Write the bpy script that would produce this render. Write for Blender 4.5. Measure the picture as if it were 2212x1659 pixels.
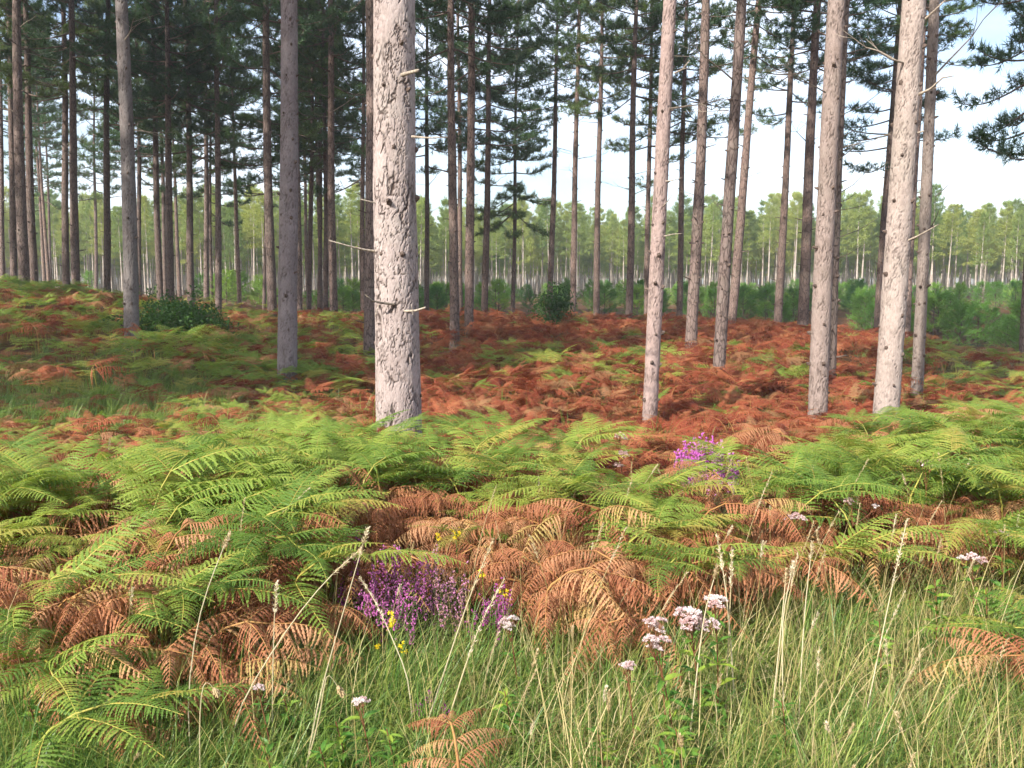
import bpy, math, random
import numpy as np
from mathutils import Vector, Matrix, Euler, Quaternion

for o in list(bpy.data.objects):
    bpy.data.objects.remove(o)
SC = bpy.context.scene
COL = SC.collection
rnd = random.Random(7)
rng = np.random.default_rng(11)
PI = math.pi

# ------------------------------------------------------------------ camera
F = 1840.0                       # focal length in the 2212 x 1659 grid used for layout
CX, CY, HOR = 1106.0, 829.5, 612.0
CAMZ = 1.6
PITCH = math.atan((CY - HOR) / F)
cd = bpy.data.cameras.new('camera')
cd.sensor_width = 36.0
cd.lens = 36.0 * F / 2212.0
cd.clip_start = 0.05
cd.clip_end = 4000
cam = bpy.data.objects.new('camera', cd)
cam.location = (0, 0, CAMZ)
cam.rotation_euler = (PI / 2 - PITCH, 0, 0)
COL.objects.link(cam)
SC.camera = cam

# ------------------------------------------------------------------ sky, sun, exposure
SUN_EL, SUN_AZ = math.radians(35), math.radians(222)      # azimuth clockwise from +Y: behind the camera, to the left
w = bpy.data.worlds.new('World')
SC.world = w
w.use_nodes = True
nt = w.node_tree
for n in list(nt.nodes):
    nt.nodes.remove(n)
out = nt.nodes.new('ShaderNodeOutputWorld')
bg = nt.nodes.new('ShaderNodeBackground')
sky = nt.nodes.new('ShaderNodeTexSky')
sky.sky_type = 'NISHITA'
sky.sun_disc = False
sky.sun_elevation = SUN_EL
sky.sun_rotation = SUN_AZ
sky.air_density = 1.0
sky.dust_density = 1.6
tc = nt.nodes.new('ShaderNodeTexCoord')
mp = nt.nodes.new('ShaderNodeMapping')
mp.inputs['Scale'].default_value = (1.0, 1.0, 2.6)
noi = nt.nodes.new('ShaderNodeTexNoise')
noi.inputs['Scale'].default_value = 2.3
noi.inputs['Detail'].default_value = 7
noi.inputs['Roughness'].default_value = 0.55
rmp = nt.nodes.new('ShaderNodeValToRGB')
rmp.color_ramp.elements[0].position = 0.40
rmp.color_ramp.elements[1].position = 0.78
mixc = nt.nodes.new('ShaderNodeMixRGB')
mixc.inputs['Color2'].default_value = (7.6, 8.1, 9.0, 1)     # sunlit thin cloud
nt.links.new(tc.outputs['Generated'], mp.inputs['Vector'])
nt.links.new(mp.outputs[0], noi.inputs['Vector'])
nt.links.new(noi.outputs['Fac'], rmp.inputs['Fac'])
nt.links.new(rmp.outputs['Color'], mixc.inputs['Fac'])
nt.links.new(sky.outputs[0], mixc.inputs['Color1'])
nt.links.new(mixc.outputs[0], bg.inputs['Color'])
bg.inputs['Strength'].default_value = 0.108
nt.links.new(bg.outputs[0], out.inputs['Surface'])

sd = bpy.data.lights.new('sun', 'SUN')
sd.energy = 4.0
sd.angle = math.radians(0.9)
sd.color = (1.0, 0.945, 0.86)
sun = bpy.data.objects.new('sun', sd)
to_sun = Vector((math.sin(SUN_AZ) * math.cos(SUN_EL), math.cos(SUN_AZ) * math.cos(SUN_EL), math.sin(SUN_EL)))
sun.rotation_euler = (-to_sun).to_track_quat('-Z', 'Y').to_euler()
sun.location = (-20, -20, 30)
COL.objects.link(sun)

SC.view_settings.view_transform = 'Standard'
SC.view_settings.look = 'None'
SC.view_settings.exposure = 1.28
SC.view_settings.gamma = 1.0
SC.view_settings.use_curve_mapping = False
SC.render.engine = 'CYCLES'
SC.cycles.use_denoising = True
SC.cycles.max_bounces = 4
SC.cycles.diffuse_bounces = 3
SC.cycles.use_adaptive_sampling = True
SC.cycles.adaptive_threshold = 0.03
SC.cycles.transmission_bounces = 4
SC.cycles.volume_bounces = 0

# ------------------------------------------------------------------ pixel -> world
FWD = Vector((0, math.cos(PITCH), -math.sin(PITCH)))
UPV = Vector((0, math.sin(PITCH), math.cos(PITCH)))


def ray(u, v):
    return FWD + Vector(((u - CX) / F, 0, 0)) + UPV * (-(v - CY) / F)


def at(u, v, d):
    r = ray(u, v)
    return Vector((0, 0, CAMZ)) + r * (d / r.y)


def proj(x, y, z):
    X, Y, Z = x, y, z - CAMZ
    f = Y * math.cos(PITCH) - Z * math.sin(PITCH)
    up = Y * math.sin(PITCH) + Z * math.cos(PITCH)
    return CX + F * X / f, CY - F * up / f


# ------------------------------------------------------------------ mesh helpers
class MB:
    def __init__(s):
        s.v = []; s.f = []; s.m = []; s.n = 0

    def add(s, verts, faces, mat=0):
        verts = np.asarray(verts, dtype=np.float32).reshape(-1, 3)
        faces = np.asarray(faces, dtype=np.int32).reshape(-1, 3) + s.n
        s.v.append(verts); s.f.append(faces); s.m.append(np.full(len(faces), mat, np.int32))
        s.n += len(verts)

    def tris(s, t, mat=0):                     # t: N x 3 x 3
        t = np.asarray(t, dtype=np.float32).reshape(-1, 3, 3)
        s.add(t.reshape(-1, 3), np.arange(len(t) * 3).reshape(-1, 3), mat)

    def tube(s, pts, rad, seg=5, mat=0):
        pts = np.asarray(pts, float); n = len(pts)
        rad = np.full(n, rad) if np.isscalar(rad) else np.asarray(rad, float)
        t = np.gradient(pts, axis=0)
        t /= np.linalg.norm(t, axis=1)[:, None] + 1e-9
        ref = np.array([0.31, 0.95, 0.05]) if abs(t[0][2]) > 0.7 else np.array([0, 0, 1.0])
        a = np.cross(t, ref); a /= np.linalg.norm(a, axis=1)[:, None] + 1e-9
        b = np.cross(t, a)
        th = np.linspace(0, 2 * PI, seg, endpoint=False)
        ring = pts[:, None, :] + rad[:, None, None] * (np.cos(th)[None, :, None] * a[:, None, :] + np.sin(th)[None, :, None] * b[:, None, :])
        i = np.arange(n - 1)[:, None] * seg; j = np.arange(seg)[None, :]; k = (j + 1) % seg
        q = np.stack([i + j, i + k, i + seg + k, i + seg + j], -1).reshape(-1, 4)
        f = np.concatenate([q[:, [0, 1, 2]], q[:, [0, 2, 3]]])
        cap = [[(n - 1) * seg, (n - 1) * seg + x, (n - 1) * seg + x + 1] for x in range(1, seg - 1)]
        s.add(ring.reshape(-1, 3), np.concatenate([f, np.array(cap, np.int64)]) if cap else f, mat)

    def merge(s, other, M=None):
        for v, f, m in zip(other.v, other.f, other.m):
            pass
        v = np.concatenate(other.v); f = np.concatenate(other.f); m = np.concatenate(other.m)
        if M is not None:
            R = np.array(M)[:3, :3]; T = np.array(M)[:3, 3]
            v = v @ R.T + T
        s.v.append(v.astype(np.float32)); s.f.append(f + s.n); s.m.append(m); s.n += len(v)

    def mesh(s, name, mats, smooth=False, attr=None):
        v = np.concatenate(s.v); f = np.concatenate(s.f); m = np.concatenate(s.m)
        me = bpy.data.meshes.new(name)
        me.vertices.add(len(v)); me.vertices.foreach_set('co', v.astype(np.float32).ravel())
        me.loops.add(len(f) * 3); me.loops.foreach_set('vertex_index', f.astype(np.int32).ravel())
        me.polygons.add(len(f))
        me.polygons.foreach_set('loop_start', np.arange(0, len(f) * 3, 3, dtype=np.int32))
        me.polygons.foreach_set('material_index', m.astype(np.int32))
        me.polygons.foreach_set('use_smooth', np.full(len(f), smooth, bool))
        for x in mats:
            me.materials.append(x)
        if attr is not None:
            for k, a in attr.items():
                at_ = me.attributes.new(k, 'FLOAT', 'POINT')
                at_.data.foreach_set('value', np.asarray(a, np.float32))
        me.update(calc_edges=True)
        me.validate()
        return me


def obj(name, me, parent=None, loc=None, rot=None, scale=None):
    o = bpy.data.objects.new(name, me)
    COL.objects.link(o)
    if parent is not None:
        o.parent = parent
    if loc is not None: o.location = loc
    if rot is not None: o.rotation_euler = rot
    if scale is not None: o.scale = (scale,) * 3 if np.isscalar(scale) else scale
    return o


def empty(name, loc, rot=(0, 0, 0), scale=1.0):
    o = obj(name, None, None, loc, rot, scale)
    o.empty_display_size = 0.2
    return o


def tag(o, label=None, cat=None, group=None, kind=None):
    if label: o['label'] = label
    if cat: o['category'] = cat
    if group: o['group'] = group
    if kind: o['kind'] = kind
    return o


# lattice noise in numpy (for relief of the nearest trunks and for the terrain)
def _hash(ip, k):
    h = np.sin(ip @ np.array([127.1, 311.7, 74.7]) + k * 19.19) * 43758.5453
    return h - np.floor(h)


def vnoise(p):
    ip = np.floor(p); fp = p - ip; fp = fp * fp * (3 - 2 * fp)
    r = 0
    for dx in (0, 1):
        for dy in (0, 1):
            for dz in (0, 1):
                wgt = (fp[:, 0] if dx else 1 - fp[:, 0]) * (fp[:, 1] if dy else 1 - fp[:, 1]) * (fp[:, 2] if dz else 1 - fp[:, 2])
                r = r + wgt * _hash(ip + np.array([dx, dy, dz]), 0)
    return r


def worley_edge(p):
    ip = np.floor(p); f1 = np.full(len(p), 9.0); f2 = np.full(len(p), 9.0); cid = np.zeros(len(p))
    for dx in (-1, 0, 1):
        for dy in (-1, 0, 1):
            for dz in (-1, 0, 1):
                c = ip + np.array([dx, dy, dz])
                q = c + np.stack([_hash(c, 1), _hash(c, 2), _hash(c, 3)], 1)
                d = np.linalg.norm(p - q, axis=1)
                h = _hash(c, 5)
                closer = d < f1
                f2 = np.where(closer, f1, np.minimum(f2, d))
                cid = np.where(closer, h, cid)
                f1 = np.where(closer, d, f1)
    return f2 - f1, cid


# ------------------------------------------------------------------ materials
def newmat(name):
    m = bpy.data.materials.new(name)
    m.use_nodes = True
    t = m.node_tree
    for n in list(t.nodes):
        t.nodes.remove(n)
    return m, t, t.nodes.new('ShaderNodeOutputMaterial')


def N(t, kind, **kw):
    n = t.nodes.new(kind)
    for k, v in kw.items():
        n.inputs[k].default_value = v
    return n


def ramp(t, stops):
    r = t.nodes.new('ShaderNodeValToRGB')
    e = r.color_ramp.elements
    while len(e) < len(stops):
        e.new(0.5)
    for x, (p, c) in zip(e, stops):
        x.position = p; x.color = (*c, 1)
    return r


def leaf_mat(name, stops, transl=0.3, rough=0.5, nscale=6.0, noise_amt=0.6, spec=0.25, tcol=1.25):
    """stops: colours blended by a mix of per-object random and noise in the object's space"""
    m, t, o = newmat(name)
    oi = t.nodes.new('ShaderNodeObjectInfo')
    co = t.nodes.new('ShaderNodeTexCoord')
    no = N(t, 'ShaderNodeTexNoise', Scale=nscale, Detail=3.0)
    t.links.new(co.outputs['Object'], no.inputs['Vector'])
    a = t.nodes.new('ShaderNodeMath'); a.operation = 'MULTIPLY_ADD'
    a.inputs[1].default_value = noise_amt * 2; a.inputs[2].default_value = -noise_amt
    t.links.new(no.outputs['Fac'], a.inputs[0])
    b = t.nodes.new('ShaderNodeMath'); b.operation = 'ADD'; b.use_clamp = True
    t.links.new(a.outputs[0], b.inputs[0]); t.links.new(oi.outputs['Random'], b.inputs[1])
    r = ramp(t, stops)
    t.links.new(b.outputs[0], r.inputs['Fac'])
    p = N(t, 'ShaderNodeBsdfPrincipled', Roughness=rough)
    p.inputs['Specular IOR Level'].default_value = spec
    t.links.new(r.outputs['Color'], p.inputs['Base Color'])
    tr = t.nodes.new('ShaderNodeBsdfTranslucent')
    br = t.nodes.new('ShaderNodeMixRGB'); br.blend_type = 'MULTIPLY'; br.inputs['Fac'].default_value = 1
    br.inputs['Color2'].default_value = (tcol, tcol, tcol * 0.6, 1)
    t.links.new(r.outputs['Color'], br.inputs['Color1'])
    t.links.new(br.outputs[0], tr.inputs['Color'])
    mx = t.nodes.new('ShaderNodeMixShader'); mx.inputs['Fac'].default_value = transl
    t.links.new(p.outputs[0], mx.inputs[1]); t.links.new(tr.outputs[0], mx.inputs[2])
    t.links.new(mx.outputs[0], o.inputs['Surface'])
    return m


def plain_mat(name, c1, c2, scale=20.0, rough=0.8, bump=0.0):
    m, t, o = newmat(name)
    co = t.nodes.new('ShaderNodeTexCoord')
    no = N(t, 'ShaderNodeTexNoise', Scale=scale, Detail=4.0)
    t.links.new(co.outputs['Object'], no.inputs['Vector'])
    r = ramp(t, [(0.35, c1), (0.65, c2)])
    t.links.new(no.outputs['Fac'], r.inputs['Fac'])
    p = N(t, 'ShaderNodeBsdfPrincipled', Roughness=rough)
    p.inputs['Specular IOR Level'].default_value = 0.2
    t.links.new(r.outputs['Color'], p.inputs['Base Color'])
    if bump:
        b = N(t, 'ShaderNodeBump', Strength=bump, Distance=0.02)
        t.links.new(no.outputs['Fac'], b.inputs['Height']); t.links.new(b.outputs[0], p.inputs['Normal'])
    t.links.new(p.outputs[0], o.inputs['Surface'])
    return m


def bark_mat(name, plate_a, plate_b, fissure, lichen, cell=(17, 17, 4.5), attr=False, rough_bump=0.7):
    m, t, o = newmat(name)
    co = t.nodes.new('ShaderNodeTexCoord')
    oi = t.nodes.new('ShaderNodeObjectInfo')
    mp_ = t.nodes.new('ShaderNodeMapping'); mp_.inputs['Scale'].default_value = cell
    wob = N(t, 'ShaderNodeTexNoise', Scale=7.0, Detail=3.0)
    t.links.new(co.outputs['Object'], wob.inputs['Vector'])
    off = t.nodes.new('ShaderNodeVectorMath'); off.operation = 'SCALE'; off.inputs['Scale'].default_value = 0.09
    t.links.new(wob.outputs['Color'], off.inputs[0])
    ad = t.nodes.new('ShaderNodeVectorMath'); ad.operation = 'ADD'
    t.links.new(co.outputs['Object'], ad.inputs[0]); t.links.new(off.outputs[0], ad.inputs[1])
    t.links.new(ad.outputs[0], mp_.inputs['Vector'])
    vo = t.nodes.new('ShaderNodeTexVoronoi'); vo.feature = 'DISTANCE_TO_EDGE'; vo.inputs['Scale'].default_value = 1.0
    t.links.new(mp_.outputs[0], vo.inputs['Vector'])
    fis = ramp(t, [(0.0, (0, 0, 0)), (0.11, (1, 1, 1))])
    if attr:
        an = t.nodes.new('ShaderNodeAttribute'); an.attribute_name = 'fissure'
        t.links.new(an.outputs['Fac'], fis.inputs['Fac'])
        fis.color_ramp.elements[0].position = 0.05; fis.color_ramp.elements[1].position = 0.68
    else:
        t.links.new(vo.outputs['Distance'], fis.inputs['Fac'])
    # plate colour: broad patches plus fine flakes
    n1 = N(t, 'ShaderNodeTexNoise', Scale=3.0, Detail=5.0, Roughness=0.65)
    t.links.new(co.outputs['Object'], n1.inputs['Vector'])
    mp2 = t.nodes.new('ShaderNodeMapping'); mp2.inputs['Scale'].default_value = (55, 55, 24)
    t.links.new(co.outputs['Object'], mp2.inputs['Vector'])
    n2 = N(t, 'ShaderNodeTexNoise', Scale=1.0, Detail=4.0, Roughness=0.7)
    t.links.new(mp2.outputs[0], n2.inputs['Vector'])
    av = t.nodes.new('ShaderNodeMath'); av.operation = 'MULTIPLY_ADD'; av.inputs[1].default_value = 0.55
    t.links.new(n2.outputs['Fac'], av.inputs[0])
    h = t.nodes.new('ShaderNodeMath'); h.operation = 'MULTIPLY'; h.inputs[1].default_value = 0.45
    t.links.new(n1.outputs['Fac'], h.inputs[0]); t.links.new(h.outputs[0], av.inputs[2])
    rp = ramp(t, [(0.36, plate_b), (0.60, plate_a)])
    t.links.new(av.outputs[0], rp.inputs['Fac'])
    # lichen in patches
    n3 = N(t, 'ShaderNodeTexNoise', Scale=1.1, Detail=6.0, Roughness=0.7)
    t.links.new(co.outputs['Object'], n3.inputs['Vector'])
    rl = ramp(t, [(0.50, (0, 0, 0)), (0.68, (0.55, 0.55, 0.55))])
    t.links.new(n3.outputs['Fac'], rl.inputs['Fac'])
    ml = t.nodes.new('ShaderNodeMixRGB'); ml.inputs['Color2'].default_value = (*lichen, 1)
    t.links.new(rl.outputs['Color'], ml.inputs['Fac']); t.links.new(rp.outputs['Color'], ml.inputs['Color1'])
    # each tree has its own tint
    tint = t.nodes.new('ShaderNodeMixRGB'); tint.blend_type = 'MULTIPLY'; tint.inputs['Fac'].default_value = 1
    t.links.new(ml.outputs[0], tint.inputs['Color1']); t.links.new(oi.outputs['Color'], tint.inputs['Color2'])
    mf = t.nodes.new('ShaderNodeMixRGB'); mf.inputs['Color1'].default_value = (*fissure, 1)
    t.links.new(fis.outputs['Color'], mf.inputs['Fac']); t.links.new(tint.outputs[0], mf.inputs['Color2'])
    p = N(t, 'ShaderNodeBsdfPrincipled', Roughness=0.85)
    p.inputs['Specular IOR Level'].default_value = 0.15
    t.links.new(mf.outputs[0], p.inputs['Base Color'])
    hs = t.nodes.new('ShaderNodeMath'); hs.operation = 'MULTIPLY_ADD'; hs.inputs[1].default_value = 0.5
    t.links.new(n2.outputs['Fac'], hs.inputs[0]); t.links.new(fis.outputs['Color'], hs.inputs[2])
    bm_ = N(t, 'ShaderNodeBump', Strength=rough_bump, Distance=0.012)
    t.links.new(hs.outputs[0], bm_.inputs['Height']); t.links.new(bm_.outputs[0], p.inputs['Normal'])
    t.links.new(p.outputs[0], o.inputs['Surface'])
    return m


M_BARK = bark_mat('pine_bark', (0.27, 0.225, 0.205), (0.15, 0.115, 0.10), (0.06, 0.043, 0.037), (0.23, 0.235, 0.19))
M_BARK_HERO = bark_mat('pine_bark_plated', (0.385, 0.325, 0.305), (0.215, 0.172, 0.156), (0.055, 0.038, 0.032), (0.30, 0.275, 0.245), attr=True, rough_bump=0.9)
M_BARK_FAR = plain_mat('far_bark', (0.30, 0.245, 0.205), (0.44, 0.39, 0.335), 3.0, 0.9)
M_KNOT = plain_mat('knot_wood', (0.07, 0.05, 0.04), (0.15, 0.11, 0.09), 30, 0.9)
M_TWIG = plain_mat('crown_wood', (0.09, 0.065, 0.05), (0.17, 0.125, 0.10), 8, 0.9)
M_DEAD = plain_mat('bleached_dead_wood', (0.20, 0.165, 0.13), (0.40, 0.34, 0.27), 40, 0.8)
M_DEADDARK = plain_mat('dark_dead_wood', (0.07, 0.06, 0.05), (0.16, 0.13, 0.10), 12, 0.8)
M_NEEDLE = leaf_mat('pine_needles', [(0.1, (0.036, 0.080, 0.036)), (0.5, (0.062, 0.120, 0.046)), (0.9, (0.115, 0.170, 0.052))], 0.35, 0.45, 0.9, 0.5, 0.35)
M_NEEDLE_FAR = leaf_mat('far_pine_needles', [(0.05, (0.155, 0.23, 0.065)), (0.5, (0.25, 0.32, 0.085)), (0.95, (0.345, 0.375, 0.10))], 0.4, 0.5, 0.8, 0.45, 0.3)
M_NEEDLE_YOUNG = leaf_mat('young_pine_needles', [(0.05, (0.085, 0.20, 0.046)), (0.5, (0.165, 0.31, 0.060)), (0.95, (0.24, 0.37, 0.070))], 0.4, 0.45, 1.2, 0.35, 0.3)
M_FERN = leaf_mat('green_bracken', [(0.0, (0.115, 0.205, 0.040)), (0.4, (0.20, 0.30, 0.054)), (0.8, (0.295, 0.365, 0.070)), (1.0, (0.39, 0.32, 0.08))], 0.45, 0.5, 3.0, 0.45, 0.2)
M_FERN_TAN = leaf_mat('withered_bracken', [(0.0, (0.24, 0.085, 0.045)), (0.5, (0.38, 0.165, 0.085)), (0.85, (0.47, 0.25, 0.135)), (1.0, (0.38, 0.28, 0.10))], 0.25, 0.7, 3.0, 0.45, 0.1)
M_FERN_RED = leaf_mat('rust_red_bracken', [(0.0, (0.145, 0.036, 0.022)), (0.5, (0.265, 0.066, 0.036)), (0.85, (0.355, 0.115, 0.056)), (1.0, (0.30, 0.17, 0.085))], 0.25, 0.7, 1.5, 0.45, 0.1)
M_STALK = plain_mat('bracken_stalk', (0.22, 0.27, 0.05), (0.36, 0.27, 0.06), 6, 0.5)
M_STALKB = plain_mat('brown_bracken_stalk', (0.24, 0.10, 0.035), (0.36, 0.20, 0.07), 6, 0.6)
M_GRASS = leaf_mat('green_grass', [(0.0, (0.065, 0.145, 0.030)), (0.45, (0.14, 0.235, 0.045)), (1.0, (0.30, 0.33, 0.085))], 0.3, 0.4, 4.0, 0.5, 0.35)
M_STRAW = leaf_mat('straw_grass', [(0.0, (0.28, 0.24, 0.085)), (0.5, (0.42, 0.34, 0.15)), (1.0, (0.55, 0.46, 0.26))], 0.25, 0.6, 4.0, 0.4, 0.2)
M_PALE = leaf_mat('bleached_straw', [(0.0, (0.50, 0.42, 0.24)), (1.0, (0.66, 0.58, 0.40))], 0.2, 0.6, 8.0, 0.4, 0.2)
M_SEED = leaf_mat('seed_head', [(0.0, (0.46, 0.34, 0.19)), (0.5, (0.60, 0.48, 0.31)), (1.0, (0.68, 0.60, 0.46))], 0.2, 0.8, 12.0, 0.5, 0.1)
M_HEATH = leaf_mat('heather_bells', [(0.0, (0.36, 0.075, 0.27)), (0.5, (0.51, 0.14, 0.40)), (0.85, (0.62, 0.27, 0.51)), (1.0, (0.38, 0.22, 0.18))], 0.3, 0.6, 60.0, 0.6, 0.1, 1.1)
M_HEATH2 = leaf_mat('pink_heather_bells', [(0.0, (0.45, 0.09, 0.42)), (0.5, (0.60, 0.16, 0.55)), (1.0, (0.70, 0.30, 0.62))], 0.3, 0.6, 60.0, 0.6, 0.1, 1.1)
M_HSTEM = leaf_mat('heather_stems', [(0.0, (0.05, 0.06, 0.03)), (1.0, (0.11, 0.10, 0.05))], 0.1, 0.7, 9.0, 0.4, 0.1)
M_AGRI = leaf_mat('agrimony_florets', [(0.0, (0.55, 0.36, 0.36)), (0.35, (0.74, 0.60, 0.63)), (1.0, (0.86, 0.78, 0.80))], 0.3, 0.7, 70.0, 0.8, 0.1, 1.0)
M_AGRISTEM = plain_mat('agrimony_stem', (0.10, 0.03, 0.02), (0.20, 0.09, 0.04), 12, 0.6)
M_BROAD = leaf_mat('broad_leaf', [(0.0, (0.06, 0.16, 0.025)), (0.5, (0.11, 0.23, 0.035)), (1.0, (0.26, 0.34, 0.045))], 0.35, 0.45, 4.0, 0.3, 0.3)
M_YELLOW = leaf_mat('yellow_petals', [(0.0, (0.70, 0.48, 0.01)), (1.0, (0.85, 0.66, 0.03))], 0.3, 0.6, 20.0, 0.4, 0.1, 1.0)
M_HOLLY = leaf_mat('shrub_leaf', [(0.0, (0.035, 0.085, 0.022)), (0.6, (0.065, 0.14, 0.030)), (1.0, (0.12, 0.21, 0.045))], 0.3, 0.5, 2.0, 0.5, 0.2)


def ground_mat():
    m, t, o = newmat('forest_floor')
    co = t.nodes.new('ShaderNodeTexCoord')
    n1 = N(t, 'ShaderNodeTexNoise', Scale=0.35, Detail=6.0, Roughness=0.6)
    n2 = N(t, 'ShaderNodeTexNoise', Scale=14.0, Detail=5.0, Roughness=0.7)
    t.links.new(co.outputs['Object'], n1.inputs['Vector']); t.links.new(co.outputs['Object'], n2.inputs['Vector'])
    r1 = ramp(t, [(0.35, (0.10, 0.055, 0.03)), (0.52, (0.15, 0.075, 0.035)), (0.66, (0.075, 0.085, 0.03))])
    r2 = ramp(t, [(0.3, (0.45, 0.42, 0.40)), (0.7, (1.25, 1.2, 1.1))])
    t.links.new(n1.outputs['Fac'], r1.inputs['Fac']); t.links.new(n2.outputs['Fac'], r2.inputs['Fac'])
    mx = t.nodes.new('ShaderNodeMixRGB'); mx.blend_type = 'MULTIPLY'; mx.inputs['Fac'].default_value = 1
    t.links.new(r1.outputs['Color'], mx.inputs['Color1']); t.links.new(r2.outputs['Color'], mx.inputs['Color2'])
    p = N(t, 'ShaderNodeBsdfPrincipled', Roughness=0.95)
    p.inputs['Specular IOR Level'].default_value = 0.1
    t.links.new(mx.outputs[0], p.inputs['Base Color'])
    b = N(t, 'ShaderNodeBump', Strength=0.8, Distance=0.05)
    t.links.new(n2.outputs['Fac'], b.inputs['Height']); t.links.new(b.outputs[0], p.inputs['Normal'])
    t.links.new(p.outputs[0], o.inputs['Surface'])
    return m


M_GROUND = ground_mat()

# ------------------------------------------------------------------ where the near pines stand
# (u at base, v where it leaves the ferns, width, u at v_top, v_top, diameter, crown base height or None)
TREES = [
    # foreground
    ('main', 864, 985, 97, 857, 0, 0.41, 9.5),
    ('second', 619, 832, 42, 617, 0, 0.31, 9.0),
    ('slim', 1401, 925, 33, 1453, 0, 0.185, 8.5),
    ('pair_front', 1767, 905, 41, 1802, 0, 0.235, 9.0),
    ('bright', 1911, 912, 53, 1982, 0, 0.28, 9.5),
    ('beside_bright', 1980, 858, 25, 2021, 0, 0.19, 8.5),
    ('pair_rear', 1795, 858, 19, 1828, 0, 0.155, 7.0),
    # middle right
    ('a', 1551, 815, 27, 1598, 0, 0.22, 7.5),
    ('a', 1491, 762, 25, 1522, 0, 0.27, 7.8),
    ('leaning', 1577, 712, 20, 1640, 0, 0.30, 7.5),
    ('a', 1733, 722, 23, 1767, 0, 0.32, 7.0),
    ('a', 1679, 705, 17, 1713, 60, 0.29, 6.6),
    ('a', 1467, 700, 13, 1480, 150, 0.25, 6.3),
    ('a', 1397, 692, 12, 1405, 225, 0.24, 6.0),
    ('a', 1357, 700, 16, 1373, 60, 0.28, 7.2),
    ('a', 1288, 690, 14, 1302, 0, 0.27, 7.6),
    ('a', 1237, 680, 14, 1252, 0, 0.28, 8.2),
    ('a', 1187, 670, 13, 1205, 0, 0.28, 8.2),
    ('a', 1893, 725, 15, 1934, 150, 0.26, 6.0),
    ('a', 1957, 742, 16, 1990, 150, 0.24, 8.0),
    ('a', 2213, 770, 20, 2235, 300, 0.24, 5.0),
    # middle
    ('a', 1107, 672, 9, 1115, 200, 0.21, 4.6),
    ('a', 1046, 675, 15, 1055, 150, 0.29, 6.3),
    ('a', 1013, 698, 20, 1018, 0, 0.29, 8.0),
    ('a', 982, 735, 21, 975, 0, 0.27, 7.4),
    ('a', 995, 690, 11, 990, 100, 0.22, 7.0),
    ('a', 921, 668, 11, 922, 150, 0.24, 6.0),
    # between second and main
    ('a', 798, 772, 27, 796, 0, 0.29, 8.0),
    ('a', 784, 690, 11, 785, 300, 0.21, 6.0),
    ('a', 721, 683, 18, 713, 0, 0.29, 7.5),
    ('a', 703, 670, 12, 700, 300, 0.24, 6.0),
    ('a', 689, 664, 10, 692, 300, 0.22, 5.8),
    ('a', 667, 674, 11, 673, 250, 0.23, 6.4),
    ('a', 646, 690, 13, 643, 300, 0.24, 6.6),
    # left bank
    ('a', 588, 690, 20, 575, 40, 0.30, 7.4),
    ('a', 570, 660, 8, 572, 430, 0.20, 5.6),
    ('a', 472, 688, 14, 467, 80, 0.25, 5.2),
    ('a', 445, 647, 11, 443, 270, 0.24, 5.2),
    ('a', 457, 645, 7, 455, 300, 0.18, 5.0),
    ('a', 412, 650, 15, 403, 180, 0.28, 5.6),
    ('a', 369, 668, 16, 361, 60, 0.28, 7.0),
    ('a', 346, 642, 14, 328, 0, 0.27, 7.5),
    ('a', 357, 625, 9, 346, 270, 0.24, 6.0),
    ('a', 301, 634, 10, 296, 135, 0.24, 6.2),
    ('grey_left', 283, 725, 31, 263, 0, 0.31, 8.5),
    ('a', 230, 652, 15, 234, 22, 0.28, 6.6),
    ('a', 206, 615, 7, 204, 380, 0.22, 5.5),
    ('a', 164, 650, 18, 153, 0, 0.29, 7.6),
    ('a', 144, 650, 15, 136, 0, 0.27, 7.8),
    ('a', 109, 606, 6, 101, 380, 0.20, 5.6),
    ('a', 74, 625, 17, 56, 90, 0.29, 7.0),
    ('a', 52, 623, 22, 36, 0, 0.31, 8.2),
    ('a', 28, 614, 15, 18, 0, 0.27, 7.6),
    ('a', 5, 611, 11, 0, 270, 0.24, 7.0),
]
FERNH = 0.34
TB = []
for k, u, v, wd, ut, vt, dia, cb in TREES:
    d = dia * F / wd
    p = at(u, v, d)
    if k == 'main':
        p.z = 0.0
    else:
        p.z -= FERNH if d > 11 else 0.30
    q = at(ut, vt, d)
    if u > 1130 and cb < 8.4 and u < 2100: cb += 0.7
    TB.append((k, p, q, dia, cb, d))

# ------------------------------------------------------------------ terrain
_pts = [(t[1].x, t[1].y, t[1].z, 1.0) for t in TB]
for x in np.arange(-9, 9.1, 1.5):
    for y in (-12, -6, 0, 2, 3.5, 5, 6.5):
        _pts.append((x, y, 0.02 - 0.012 * max(x, 0), 0.7))
for x in (-6, -4.5):
    _pts.append((x, 10.5, -0.15, 1.0)); _pts.append((x * 1.4, 14, -0.2, 1.0))
for x in np.arange(-60, 61, 6):
    for y in (52, 60, 72, 85, 100, 120):
        _pts.append((x, y, -0.1 + (0.5 if x < -14 else 0.0), 1.0))
for y in range(-10, 30, 5):
    _pts.append((-24, y, 0.4 + 0.02 * max(y, 0), 1.0)); _pts.append((24, y, -0.6, 1.0))
_P = np.array(_pts)


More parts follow.
